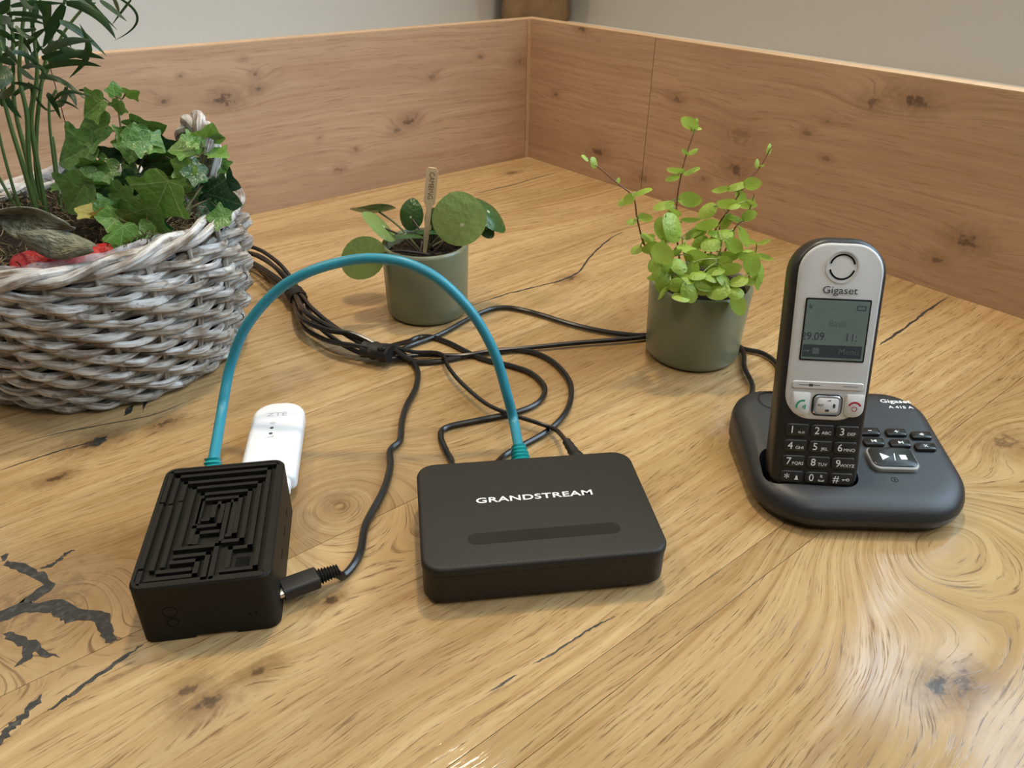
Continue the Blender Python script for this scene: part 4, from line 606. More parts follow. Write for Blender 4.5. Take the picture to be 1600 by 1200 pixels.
# ---------------------------------------------------------------- cordless phone: base and handset
BX, BY, BW, BD = .2115, .4045, .129, .114
pb = thing('answering_machine', 'charcoal answering machine cradle with black buttons, holding the silver-faced handset', 'answering machine', (BX, BY, 0), radians(-1.0))
def ztop(x, y): return 0.0190 + (y + BD / 2) / BD * .0145
RC = (.027, .026, .036, .036)
slab(BW, BD, RC, [(.0075, 0), (.004, .0015), (.0018, .0048)], 10).put('base_plate', M_GBODY, pb)
def zf(x, y, z): return z if z < 0.05 else ztop(x, y) - (1 - z)
bs = slab(BW, BD, RC, [(.0026, .0052), (.0012, .0056), (.0002, .0085), (0, .011), (0, .991), (.0010, .9945), (.0030, .9972), (.0062, .9990), (.0105, .9998), (.016, 1.0)], 10, zf=zf).put('base_shell', M_GBASE, pb)
HB = Vector((.1799, .367, .016)); hyw, htl = -.065, 1.2554
U = Vector((cos(hyw), sin(hyw), 0)); bk = Vector((-sin(hyw), cos(hyw), 0)); V = bk * cos(htl) + Vector((0, 0, sin(htl))); N_ = U.cross(V)
HM = Matrix(((U.x, V.x, N_.x, HB.x), (U.y, V.y, N_.y, HB.y), (U.z, V.z, N_.z, HB.z), (0, 0, 0, 1)))
co = [(x, y) for x, y in rrect(.0565, .0280, .0095, 6, -.0002, -.0125)]
cut = MB().loft([[(x, v, y) for x, y in co] for v in (-.003, .06)]).put('cut', M_GBODY)
bm = bmesh.new(); bm.from_mesh(cut.data); bmesh.ops.recalc_face_normals(bm, faces=bm.faces); bm.to_mesh(cut.data); bm.free()
cut.matrix_world = HM; bpy.context.view_layer.update(); boolean(bs, cut)
def on_base(mb, name, mat, wx, wy, parent=None, lift=0.0):
    x, y = wx - BX, wy - BY; sl = math.atan2(.0145, BD)
    o = mb.put(name, mat, parent or pb); o.matrix_basis = Matrix.Translation((x, y, ztop(x, y) + lift)) @ Matrix.Rotation(sl, 4, 'X'); return o
def base_text(name, body, size, wx, wy, parent=None, lift=.0003, sx=1.0, bold=0.0):
    x, y = wx - BX, wy - BY; sl = math.atan2(.0145, BD)
    return text(name, body, size, M_PRINTW, parent or pb, None, sx=sx, bold=bold, matrix=Matrix.Translation((x, y, ztop(x, y) + lift)) @ Matrix.Rotation(sl, 4, 'X'))
def flat_poly(polys, z0=-.0002, z1=.00012):
    m = MB()
    for q in polys: m.prism(q, z0, z1)
    return m
BTN = BASEPTS
ICON = {'minus': [[(-.0011, -.0002), (.0011, -.0002), (.0011, .0003), (-.0011, .0003)]],
        'plus': [[(-.0012, -.00025), (.0012, -.00025), (.0012, .00025), (-.0012, .00025)], [(-.00025, -.0012), (.00025, -.0012), (.00025, .0012), (-.00025, .0012)]],
        'speaker': [[(-.0013, -.0004), (-.0004, -.0006), (.0004, -.0013), (.0004, .0013), (-.0004, .0006), (-.0013, .0004)], [(.0008, -.001), (.0012, -.001), (.0012, .001), (.0008, .001)]],
        'back': [[(-.0016, -.0012), (-.0011, -.0012), (-.0011, .0012), (-.0016, .0012)], [(-.0010, 0), (.0014, -.0012), (.0014, .0012)]],
        'skip': [[(.0011, -.0012), (.0016, -.0012), (.0016, .0012), (.0011, .0012)], [(-.0014, -.0012), (.0010, 0), (-.0014, .0012)]],
        'cross': [[(-.0012, -.0009), (-.0009, -.0012), (.0012, .0009), (.0009, .0012)], [(-.0012, .0009), (.0009, -.0012), (.0012, -.0009), (-.0009, .0012)]]}
for nm, pts in ICON.items():
    wx, wy = BTN[nm]
    b = on_base(slab(.0132, .0068, (.0012, .003, .0012, .0022), [(0, -.001), (0, .0012), (.0004, .0018), (.001, .002)], 4), 'button', M_GLOSSK, wx, wy)
    flat_poly(pts, .0019, .0021).put('button_symbol', M_PRINTW, b, False)
wx, wy = BTN['play']
b = on_base(slab(.0285, .0190, .0048, [(0, -.001), (0, .0022), (.0006, .0028)], 6), 'play_button', M_RIMG, wx, wy)
slab(.0268, .0170, .0044, [(0, .002), (0, .0031), (.0005, .0034), (.001, .0035)], 6, 0, .0004).put('button_cap', M_GLOSSK, b)
for nm, q in (('play_symbol', [(-.0072, -.0028), (-.0022, .0002), (-.0072, .0034)]), ('slash_symbol', [(.0000, -.0030), (.0006, -.0030), (.0020, .0032), (.0014, .0032)]), ('stop_symbol', [(.0042, -.0020), (.0082, -.0020), (.0082, .0020), (.0042, .0020)])):
    flat_poly([q], .0034, .0036).put(nm, M_PRINTW, b, False)
on_base(ring(.0021, .0004), 'microphone_ring', M_HOLE, *BTN['mic']); on_base(MB().box(-.0003, .0003, -.0008, .0008, -.0003, .0001), 'microphone_slot', M_HOLE, *BTN['mic'])
on_base(ring(.0098, .0011), 'locator_ring', M_GLOSSK, *BTN['page'])
base_text('brand_print', 'Gigaset', .0050, *BTN['brand'], sx=1.35, bold=.00006); base_text('model_print', 'A 415 A', .0034, *BTN['model'], sx=1.4, bold=.00005)

hs = thing('cordless_handset', 'black cordless handset with silver faceplate and grey display, standing in its base', 'phone', matrix=HM)
def body_outline(ins):
    pts = []
    W_, L_, rt, rb = .0263, .1490, .0205, .0105
    for k, (sx, sv, q) in enumerate(((1, L_, rt), (-1, L_, rt), (-1, 0, rb), (1, 0, rb))):
        hwid = (W_ if sv else .0254)
        for i in range(11):
            a = k * pi / 2 + i * pi / 20
            cv = L_ - q if sv else q
            pts.append((sx * (hwid - q) + (q - min(ins, q * .9)) * cos(a), cv + (q - min(ins, q * .9)) * sin(a)))
    return pts
def hring(ins, n): return [(x, y, n - (.0012 * max(0, (y - .11) / .04) ** 2 if n > -.01 else -.003 * max(0, (y - .06) / .09))) for x, y in body_outline(ins)]
MB().loft([hring(.006, -.0235), hring(.0022, -.0215), hring(.0004, -.017), hring(0, -.011), hring(0, -.0045), hring(.0006, -.0022), hring(.0018, -.0007), hring(.0034, -.0001), hring(.006, 0)]).put('body', M_GBODY, hs)
def plate_outline(ins):
    pts = []
    for k, (sx, v, q, hwid) in enumerate(((1, .1462, .0165, .0232), (-1, .1462, .0165, .0232), (-1, .0452, .0155, .0226), (1, .0452, .0155, .0226))):
        for i in range(11):
            a = k * pi / 2 + i * pi / 20; cv = v - q if k < 2 else v + q
            pts.append((sx * (hwid - q) + (q - ins) * cos(a), cv + (q - ins) * sin(a)))
    return pts
def pring(ins, n): return [(x, y, n - .0012 * max(0, (y - .11) / .04) ** 2) for x, y in plate_outline(ins)]
MB().loft([pring(0, -.0004), pring(0, .0004), pring(.0005, .0008), pring(.0014, .0010)]).put('faceplate', M_SILVER, hs)
F0 = .0010
slab(.0362, .0358, .0008, [(0, F0 - .0004), (0, F0 + .00012)], 3, .0006, .0978).put('display_bezel', M_GLOSSK, hs)
lcd = slab(.0345, .0340, .0005, [(0, F0), (0, F0 + .0002)], 3, .0006, .0978).put('display', M_LCD, hs)
zt = F0 + .00022
slab(.0330, .0072, .0003, [(0, zt - .0001), (0, zt)], 2, .0002, .0856).put('menu_bar', M_LCDD, lcd)
text('date_digits', '29.09.', .0064, M_LCDD, lcd, (-.0108, .0938, zt), sx=.92)
text('time_digits', '11:', .0064, M_LCDD, lcd, (.0098, .0938, zt), sx=.92)
text('station_name', 'Basis', .0052, M_LCDM, lcd, (.0015, .1016, zt))
text('menu_word', 'Menü', .0052, M_LCDM, lcd, (.0095, .0856, zt + .0001))
flat_poly([[(-.0155, .0853), (-.0132, .0853), (-.0132, .0859), (-.0155, .0859)], [(-.0134, .0846), (-.0122, .0856), (-.0134, .0866)]], zt, zt + .0001).put('arrow_symbol', M_LCDM, lcd, False)
flat_poly([rrect(.0038, .0036, .0005, 2, -.0088, .0856)], zt, zt + .0001).put('envelope_symbol', M_LCDM, lcd, False)
m = MB()
for q in ((.0110, .0160, .1118, .1121), (.0110, .0160, .1096, .1099), (.0110, .0113, .1096, .1121), (.0157, .0160, .1096, .1121)): m.box(q[0], q[1], q[2], q[3], zt - .0001, zt + .0001)
m.put('battery_symbol', M_LCDD, lcd, False)
flat_poly([[(-.0152, .1096), (-.0148, .1096), (-.0148, .1124), (-.0152, .1124)], [(-.0142, .1096), (-.0138, .1096), (-.0138, .1114), (-.0142, .1114)]], zt - .0001, zt + .0001).put('antenna_symbol', M_LCDD, lcd, False)
def arc_strip(cx, cy, r, w, a0, a1, n=16, z0=F0 - .0004, z1=F0 + .00012):
    o = [(cx + (r + w / 2) * cos(a), cy + (r + w / 2) * sin(a)) for a in [a0 + (a1 - a0) * i / n for i in range(n + 1)]]
    i_ = [(cx + (r - w / 2) * cos(a), cy + (r - w / 2) * sin(a)) for a in [a1 - (a1 - a0) * i / n for i in range(n + 1)]]
    k = n + 1; m = MB(); vs = [(x, y, z1) for x, y in o + i_]
    m.grow(vs, [(i, i + 1, 2 * k - 2 - i, 2 * k - 1 - i) for i in range(n)]); return m
for a0, a1 in ((radians(14), radians(166)), (radians(194), radians(346))): arc_strip(.0003, .1334, .0068, .0010, a0, a1, z1=F0 - .0003).put('earpiece_slot', M_HOLE, hs, False)
ring(.0093, .0010).put('earpiece_ring', M_SILVER, hs).location = (.0003, .1334, F0 - .0002)
text('brand_print', 'Gigaset', .0058, M_PRINTD, hs, (.0005, .1203, F0 + .0001), sx=1.12)
k_ = slab(.0402, .0044, .0014, [(0, F0 - .0005), (0, F0 + .0005), (.0004, F0 + .0009)], 4, .0004, .0657).put('soft_key', M_SILVER, hs)
m = MB()
for x0_, x1_ in ((-.0160, -.0108), (-.0078, -.0040), (.0090, .0170)): m.box(x0_, x1_, .0656, .0659, F0 + .0007, F0 + .001)
m.put('key_print', M_PRINTD, k_, False)
flat_poly([rrect(.0024, .0014, .0001, 1, -.0093, .0657)], F0 + .0008, F0 + .001).put('key_print', M_PRINTD, k_, False)
ck = slab(.0108, .0136, (.0015, .0015, .0065, .003), [(0, F0 - .0005), (0, F0 + .0006), (.0005, F0 + .0010)], 5, -.0139, .0545).put('call_key', M_SILVER, hs)
arc_strip(-.0125, .0528, .0036, .0011, radians(75), radians(195), 10, z1=F0 + .0011).put('key_symbol', M_GREEN, ck, False)
flat_poly([[(-.0126, .0520), (-.0120, .0520), (-.0120, .0535), (-.0126, .0535)], [(-.0116, .0514), (-.0108, .0514), (-.0108, .0541), (-.0116, .0541)]], F0 + .0008, F0 + .0011).put('key_symbol', M_GREEN, ck, False)
ek = slab(.0108, .0136, (.0015, .0015, .003, .0065), [(0, F0 - .0005), (0, F0 + .0006), (.0005, F0 + .0010)], 5, .0167, .0545).put('end_key', M_SILVER, hs)
arc_strip(.0167, .0530, .0036, .0011, radians(25), radians(155), 10, z1=F0 + .0011).put('key_symbol', M_RED, ek, False)
q = ring(.0016, .0004).put('key_symbol', M_RED, ek); q.location = (.0167, .0528, F0 + .0010)
nk = slab(.0172, .0128, .0034, [(0, F0 - .0006), (0, F0 + .0003)], 6, .0013, .0541).put('navigation_key', M_GLOSSK, hs)
slab(.0158, .0116, .0030, [(0, F0), (0, F0 + .0007), (.0005, F0 + .0012), (.0012, F0 + .0012)], 6, .0013, .0541).put('chrome_ring', M_CHROME, nk)
slab(.0126, .0088, .0018, [(0, F0 + .0005), (0, F0 + .0012), (.0004, F0 + .0015)], 5, .0013, .0541).put('key_cap', M_SILVER, nk)
text('key_print', 'INT', .0021, M_PRINTD, nk, (-.0025, .0541, F0 + .00158))
flat_poly([[(.0005, .0568), (.0028, .0568), (.0028, .0576)], rrect(.0022, .0014, .0002, 1, .0013, .0512), rrect(.0014, .0024, .0004, 1, .0050, .0541)], F0 + .0013, F0 + .0016).put('key_print', M_PRINTD, nk, False)
KEYS = [('1', 'o.o'), ('2', 'ABC'), ('3', 'DEF'), ('4', 'GHI'), ('5', 'JKL'), ('6', 'MNO'), ('7', 'PQRS'), ('8', 'TUV'), ('9', 'WXYZ'), ('*', ''), ('0', 'R'), ('#', '')]
key_mesh = None
for i, (dg_, lt) in enumerate(KEYS):
    u, v = (-.0137, .0006, .0149)[i % 3], (.0384, .0287, .0191, .0095)[i // 3]
    if key_mesh is None:
        k_ = slab(.0131, .0076, (.0012, .0024, .0024, .0024), [(0, -.0006), (0, .0004), (.0003, .0008), (.0009, .0010)], 4).put('key', M_GKEY, hs); key_mesh = k_.data
    else:
        k_ = bpy.data.objects.new('key', key_mesh); col.objects.link(k_); k_.parent = hs
    k_.location = (u, v, 0)
    text('key_digit', dg_, .0062 if dg_ != '*' else .0075, M_PRINTW, k_, (-.0028, -.0001 if dg_ != '*' else -.0010, .00103), sx=1.0)
    if lt and dg_ != '0': text('key_letters', lt, .0026, M_PRINTW, k_, (.0026, -.0011, .00103), sx=1.08)
    if dg_ == '0':
        text('key_letters', 'R', .0026, M_PRINTW, k_, (.0030, .0011, .00103))
        flat_poly([[(.0014, -.0019), (.0046, -.0019), (.0046, -.0014), (.0014, -.0014)], [(.0014, -.0019), (.0018, -.0019), (.0018, -.0008), (.0014, -.0008)], [(.0042, -.0019), (.0046, -.0019), (.0046, -.0008), (.0042, -.0008)]], .0009, .0011).put('key_print', M_PRINTW, k_, False)
    if dg_ == '*': flat_poly([[(.0016, -.0016), (.0042, -.0016), (.0036, -.0008), (.0034, .0006), (.0029, .0010), (.0024, .0006), (.0022, -.0008)]], .0009, .0011).put('key_print', M_PRINTW, k_, False)
    if dg_ == '#':
        flat_poly([[(.0008, -.0003), (.0034, -.0003), (.0034, .0001), (.0008, .0001)], [(.0011, -.0009), (.0015, -.0009), (.0015, 0), (.0011, 0)]], .0009, .0011).put('key_print', M_PRINTW, k_, False)
        q = ring(.0009, .0004).put('key_print', M_PRINTW, k_); q.location = (.0041, -.0001, .001)
slab(.0090, .0009, .0004, [(0, -.0002), (0, .0001)], 3, 0, .0022).put('microphone_slot', M_HOLE, hs)

# ---------------------------------------------------------------- green pots
def pot(label, cx, cy, rt, rb, h, soil):
    t = thing('plant_pot', label, 'plant pot', (cx, cy, 0), group='olive ceramic pots')
    prof = [(rb - .010, .0012), (rb - .007, 0), (rb - .004, .0005), (rb - .0012, .0025), (rb, .006), (rt, h - .003), (rt - .0004, h - .0012), (rt - .0015, h - .0001), (rt - .0028, h), (rt - .0040, h - .001), (rt - .0045, h - .003), (rt - .0055, soil - .004)]
    MB().lathe(prof, 64).put('shell', M_POT, t)
    r_ = random.Random(4); n = 28; vs = [(0, 0, soil)]; fs = []
    for k in range(1, 9):
        for j in range(n): q = (rt - .0048) * k / 8; vs.append((q * cos(2 * pi * j / n), q * sin(2 * pi * j / n), soil + r_.uniform(-.0012, .0012)))
    fs = [(0, 1 + j, 1 + (j + 1) % n) for j in range(n)] + [(1 + (k - 1) * n + j, 1 + k * n + j, 1 + k * n + (j + 1) % n, 1 + (k - 1) * n + (j + 1) % n) for k in range(1, 8) for j in range(n)]
    mesh_obj('soil', vs, fs, M_SOIL, t)
    return t
P1 = (-.0772, .641); P2 = (.1475, .5695)
pot('olive-green ceramic pot of the round-leaved plant, behind the teal cable arch', *P1, .0376, .0360, .0655, .0565)
pot('olive-green ceramic pot of the light-green bushy plant, beside the phone', *P2, .0402, .0375, .0640, .0585)
# ---------------------------------------------------------------- leaves
def leaf_mat(name, dark, light, vein=None, rough=0.4, trans=0.25, pattern='mid', spot=None):
    n = NT(name); uv = n.sep(n.coord('UV')); x, y = uv[0], uv[1]
    v = n.noise(n.coord('UV'), 5, 3); rnd = n.rand()
    c = n.mix(n.m('ADD', n.mul(v, .6), n.mul(rnd, .5), clamp=True), dark, light)
    if vein:
        ax = n.m('ABSOLUTE', x)
        lines = n.rng(ax, 0.0, 0.022, 1.0, 0.0)
        if pattern == 'ivy':
            for ang in (52, 108):          # rays from the petiole into the side lobes
                s_, c_ = sin(radians(ang)), cos(radians(ang)); yy = n.sub(y, .14)
                crs = n.m('ABSOLUTE', n.sub(n.mul(ax, c_), n.mul(yy, s_))); dt = n.add(n.mul(ax, s_), n.mul(yy, c_))
                lines = n.m('MAXIMUM', lines, n.mul(n.rng(crs, 0.0, 0.02, 1.0, 0.0), n.rng(dt, 0.0, 0.05)))
            br = n.m('FRACT', n.add(n.mul(y, 7.0), n.mul(ax, -6.0)))
            lines = n.m('MAXIMUM', lines, n.mul(n.rng(n.m('ABSOLUTE', n.sub(br, .5)), 0.0, .10, .45, 0.0), 1.0))
        if pattern == 'mid':
            lines = n.mul(lines, .5)
        if pattern == 'round':
            lines = n.mul(n.rng(n.noise(n.coord('UV'), 9, 3, dist=1.0), .5, .7), .3)
        c = n.mix(n.mul(lines, .75), c, vein)
    if spot:
        d = n.m('SQRT', n.add(n.m('POWER', n.m('ABSOLUTE', n.sub(x, .03)), 2.0), n.m('POWER', n.m('ABSOLUTE', n.sub(y, .42)), 2.0)))
        c = n.mix(n.rng(d, 0.022, 0.05, 1.0, 0.0), c, spot)
    n.bump(n.noise(n.coord('UV'), 7, 2), 0.15, 0.02)
    n.set(c, rough, 0.45); n.translucent(n.mix(.5, c, tuple(min(1, q * 1.6) for q in light)), trans)
    return n.mat
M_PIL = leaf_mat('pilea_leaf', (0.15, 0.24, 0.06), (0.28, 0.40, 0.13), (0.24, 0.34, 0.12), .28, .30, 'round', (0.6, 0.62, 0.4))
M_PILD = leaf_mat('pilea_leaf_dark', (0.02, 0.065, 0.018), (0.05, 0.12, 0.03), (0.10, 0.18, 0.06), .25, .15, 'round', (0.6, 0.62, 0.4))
M_LIME = leaf_mat('lime_leaf', (0.22, 0.36, 0.035), (0.41, 0.54, 0.09), (0.45, 0.55, 0.14), .38, .3)
M_IVY = [leaf_mat('ivy_leaf_light', (0.075, 0.19, 0.025), (0.16, 0.30, 0.05), (0.36, 0.46, 0.20), .33, .2, 'ivy'),
         leaf_mat('ivy_leaf', (0.05, 0.135, 0.022), (0.11, 0.23, 0.045), (0.20, 0.30, 0.11), .3, .15, 'ivy'),
         leaf_mat('ivy_leaf_deep', (0.012, 0.055, 0.020), (0.03, 0.095, 0.035), (0.13, 0.22, 0.12), .28, .12, 'ivy'),
         leaf_mat('ivy_leaf_yellow', (0.26, 0.25, 0.05), (0.40, 0.36, 0.09), (0.5, 0.46, 0.2), .45, .2, 'ivy')]
M_PALM = leaf_mat('palm_leaf', (0.009, 0.033, 0.009), (0.028, 0.072, 0.018), (0.05, 0.11, 0.03), .35, .18)
M_PSTEM = plastic('palm_stem', (0.10, 0.17, 0.045), 0.45)
M_ISTEM = plastic('ivy_stem', (0.13, 0.12, 0.045), 0.6)
M_LSTEM = plastic('reddish_stem', (0.20, 0.09, 0.045), 0.55)
M_LSTEMG = plastic('green_stem', (0.25, 0.30, 0.08), 0.55)
M_PPET = plastic('dark_petiole', (0.05, 0.028, 0.02), 0.5)
M_PPETG = plastic('green_petiole', (0.11, 0.12, 0.05), 0.5)
def round_leaf(name, mat, n=18, cup=.10, tip=.04, rings=3):
    vs = [(0, .5, 0)]; uv = [(0, .5)]; fs = []
    for k in range(1, rings + 1):
        for j in range(n):
            a = 2 * pi * j / n + pi / 2; q = k / rings
            w = .5 * (1 + tip * max(0, sin(a)) ** 6)
            x, y = .5 * q * cos(a), .5 + w * q * sin(a)
            vs.append((x, y, -cup * q * q + .02 * sin(3 * a) * q * q)); uv.append((x, y))
    fs = [(0, 1 + j, 1 + (j + 1) % n) for j in range(n)] + [(1 + (k - 1) * n + j, 1 + k * n + j, 1 + k * n + (j + 1) % n, 1 + (k - 1) * n + (j + 1) % n) for k in range(1, rings) for j in range(n)]
    o = mesh_obj(name, vs, fs, mat, None, True, uv); me = o.data; bpy.data.objects.remove(o); return me
def ivy_leaf(name, mat, fold=.10):
    half = [(0, .10), (.06, .04), (.16, 0), (.28, .02), (.38, .10), (.42, .20), (.42, .28), (.46, .34), (.56, .38), (.66, .44), (.68, .50), (.60, .56), (.48, .60), (.38, .65), (.32, .72), (.25, .80), (.15, .90), (.06, .97), (0, 1.0)]
    full = half + [(-x, y) for x, y in reversed(half[1:-1])]
    n = len(full); cx, cy = 0, .34; vs = [(cx, cy, 0)]; uv = [(cx, cy)]
    def zz(x, y): return fold * (abs(x) * .55) - .22 * (max(0, y - .4)) ** 2 - .25 * max(0, abs(x) - .25) ** 2 + .02 * sin(14 * x + 9 * y)
    for q in (.4, .75, 1.0):
        for x, y in full:
            X, Y = cx + (x - cx) * q, cy + (y - cy) * q; vs.append((X, Y, zz(X, Y))); uv.append((X, Y))
    fs = [(0, 1 + (j + 1) % n, 1 + j) for j in range(n)] + [(1 + k * n + j, 1 + k * n + (j + 1) % n, 1 + (k + 1) * n + (j + 1) % n, 1 + (k + 1) * n + j) for k in range(2) for j in range(n)]
    o = mesh_obj(name, vs, fs, mat, None, True, uv); me = o.data; bpy.data.objects.remove(o); return me
def place_leaf(me, parent, a, b, nrm, wf, name='leaf', thick=None):
    a, b, nz = Vector(a), Vector(b), Vector(nrm); y = b - a; L = y.length; y.normalize()
    x = y.cross(nz).normalized(); nz = x.cross(y)
    o = bpy.data.objects.new(name, me); col.objects.link(o); o.parent = parent
    org = parent.location if parent else Vector((0, 0, 0))
    o.matrix_basis = Matrix.Translation(a - org) @ Matrix(((x.x * L * wf, y.x * L, nz.x * L, 0), (x.y * L * wf, y.y * L, nz.y * L, 0), (x.z * L * wf, y.z * L, nz.z * L, 0), (0, 0, 0, 1)))
    return o
def stem(parent, pts, r0, r1, mat, name='stem', per=6, n=6):
    org = parent.location
    S = [q - org for q in spline(pts, per)]
    return MB().tube(S, lambda t: r0 + (r1 - r0) * t, n).put(name, mat, parent)

# round-leaved plant
pil = thing('round_leaf_plant', 'plant with coin-shaped glossy leaves on thin stalks, in the pot behind the teal cable', 'plant', (*P1, .0565))
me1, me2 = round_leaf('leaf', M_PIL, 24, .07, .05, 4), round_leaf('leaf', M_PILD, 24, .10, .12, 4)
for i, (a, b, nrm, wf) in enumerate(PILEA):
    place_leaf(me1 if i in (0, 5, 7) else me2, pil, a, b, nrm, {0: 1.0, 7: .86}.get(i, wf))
    A, B, Nn = Vector(a), Vector(b), Vector(nrm); cpt = A.lerp(B, .42) - Nn * .0012
    root = Vector((P1[0] + rng.uniform(-.006, .008), P1[1] + rng.uniform(-.006, .006), .0560))
    mid = root.lerp(cpt, .5) + Vector((0, 0, .004))
    stem(pil, [root, mid, cpt], .0011, .0008, M_PPET if i % 3 else M_PPETG, 'leaf_stalk')
# wooden label
_n = NT('birch_label'); M_BIRCH = _n.set(_n.mix(_n.noise(_n.comb(_n.mul(_n.sep(_n.coord())[0], 300.0), _n.mul(_n.sep(_n.coord())[1], 25.0), 0.0), 1, 3), (0.62, 0.42, 0.23), (0.74, 0.54, 0.32)), .55, .3)
M_BURN = plastic('burnt_print', (0.16, 0.08, 0.035), .7)
S0, S1 = Vector(STAKE[0]), Vector(STAKE[1]); y = (S1 - S0).normalized(); nz = Vector((.10, -1, .30)); x = y.cross(nz).normalized(); nz = x.cross(y)
lab = thing('plant_label', 'pale wooden plant stake reading CAMBING, stuck in the round-leaved plant', 'plant label', matrix=Matrix(((x.x, y.x, nz.x, S0.x), (x.y, y.y, nz.y, S0.y), (x.z, y.z, nz.z, S0.z), (0, 0, 0, 1))))
LL = (S1 - S0).length; hw_ = .0049
out = [(-.0012, -.004), (.0012, -.004), (.0022, .012), (.0022, LL - .034), (hw_, LL - .028), (hw_, LL - .003), (hw_ - .002, LL), (-hw_ + .002, LL), (-hw_, LL - .003), (-hw_, LL - .028), (-.0022, LL - .034), (-.0022, .012)]
MB().prism(out, -.0009, .0009).put('stake', M_BIRCH, lab, False)
text('burnt_lettering', 'CAMBING', .0062, M_BURN, lab, (0, LL - .0148, .00095), (0, 0, -pi / 2), sx=.82)

# bushy light-green plant
bush = thing('bushy_herb_plant', 'light-green bushy plant with small round leaves on reddish upright stems', 'plant', (*P2, .0585))
for i, s in enumerate(P2STEMS):
    base = Vector((P2[0] + (s[0][0] - P2[0]) * .6, P2[1] + (s[0][1] - P2[1]) * .5 + .004, .058))
    stem(bush, [base] + [Vector(q) for q in s], .0009, .0004, M_LSTEM if i < 5 else M_LSTEMG)
lm = round_leaf('leaf', M_LIME, 14, .12, .10, 2)
allst = [Vector(q) for s in P2STEMS for q in spline(s, 5)]
for a, b, nrm in P2LEAVES:
    A_, B_ = Vector(a), Vector(b); place_leaf(lm, bush, A_.lerp(B_, -.06), A_.lerp(B_, 1.10), nrm, .88)
    A = Vector(a); q = min(allst, key=lambda w: (w - A).length)
    if .0015 < (q - A).length < .03: stem(bush, [q, q.lerp(A, .6) + Vector((0, 0, .001)), A.lerp(Vector(b), .08)], .0005, .0004, M_LSTEMG, 'leaf_stalk', 3, 5)

# ---------------------------------------------------------------- wicker basket
BC = Vector((-.320, .556, 0))
def wicker(name, lo, hi):
    n = NT(name); uv = n.sep(n.coord('UV')); w = n.rand()
    st_ = n.noise(n.comb(n.mul(uv[0], 60.0), n.mul(uv[1], 7.0), n.mul(w, 30.0)), 1.0, 4, .6)
    pt = n.noise(n.coord('Object'), 45, 3)
    f = n.rng(n.add(n.mul(st_, .65), n.mul(pt, .45)), .40, .68)
    c = n.mix(f, lo, hi); c = n.mix(n.mul(n.rng(n.noise(n.coord('Object'), 160, 2), .58, .70), .6), c, (0.10, 0.07, 0.045))
    n.bump(st_, .6, .0012); return n.set(c, .42, .4)
M_WICK = wicker('whitewashed_willow', (0.17, 0.12, 0.075), (0.66, 0.64, 0.61))
M_WICKD = wicker('greyed_willow', (0.16, 0.12, 0.08), (0.50, 0.46, 0.40))
bk_ = thing('wicker_basket', 'round whitewashed wicker planter basket with twisted ear handle, left of the cables', 'basket', tuple(BC))
def RZ(z): 
    t = min(1, z / .113); return .088 + .0245 * (1 - (1 - t) ** 2.0) - .004 * max(0, t - .75) / .25
NS = 22
for k in range(NS):
    th = 2 * pi * (k + .3) / NS; top = .112 + .008 * max(0, cos(th)) ** 2
    pts = [((RZ(z)) * cos(th), RZ(z) * sin(th), z) for z in [.004 + (top - .004) * i / 8 for i in range(9)]]
    MB().tube(pts, .0026, 6).put('stake', M_WICKD, bk_, uv=True)
ROWS = 12
for k in range(ROWS):
    z0 = .0065 + k * .0084
    for s_ in (0, 1):
        r_ = random.Random(k * 2 + s_); rr = r_.uniform(.0026, .0034); pts = []; N1 = NS * 8; ph_ = pi * s_ + k * pi * .5; j1, j2 = r_.uniform(0, 6), r_.uniform(0, 6)
        for i in range(N1 + 1):
            th = 2 * pi * i / N1; w = NS / 2 * th + ph_
            up = .006 * max(0, cos(th)) ** 2 * (k / ROWS) ** 2
            z = z0 + up + .0026 * cos(w) + .0007 * sin(5 * th + j1)
            R_ = RZ(z0) + .0046 * sin(w) + .0006 * sin(7 * th + j2)
            pts.append((R_ * cos(th), R_ * sin(th), max(z, .004)))
        MB().tube(pts, lambda t, rr=rr, j=j1: rr * (1 + .16 * sin(61 * t + j)), 7, False).put('weaver', M_WICK if (k + s_) % 3 else M_WICKD, bk_, uv=True)
# base coil and braided rim
MB().tube([(.088 * cos(2 * pi * i / 96), .088 * sin(2 * pi * i / 96), .0036 + .0004 * sin(i)) for i in range(97)], .0036, 8, False).put('base_coil', M_WICKD, bk_, uv=True)
for s_ in range(3):
    pts = []
    for i in range(221):
        th = 2 * pi * i / 220; w = 7 * th + 2 * pi * s_ / 3; zr = .1090 + .010 * max(0, cos(th)) ** 2 + .003 * max(0, sin(th))
        R_ = RZ(.113) + .0005 + .0050 * cos(w); pts.append((R_ * cos(th), R_ * sin(th), zr + .0034 * sin(w) + .0006 * sin(17 * th)))
    r_ = .0042; MB().tube(pts, lambda t, s_=s_: .0036 * (1 + .15 * sin(50 * t + s_)), 8, False).put('rim_strand', M_WICK, bk_, uv=True)
HP = spline([Vector(q) - BC for q in HANDLE], 8)
hd_ = empty('handle'); hd_.parent = bk_
for s_ in range(3):
    pts = []
    for i, q in enumerate(HP):
        d = (HP[min(i + 1, len(HP) - 1)] - HP[max(i - 1, 0)]).normalized(); X = d.cross(Vector((.3, -.9, .1))).normalized(); Y = d.cross(X); w = .35 * i + 2 * pi * s_ / 3
        pts.append(q + X * (.0042 * cos(w)) + Y * (.0042 * sin(w)))
    MB().tube(pts, .0044, 8).put('handle_strand', M_WICK, hd_, uv=True)
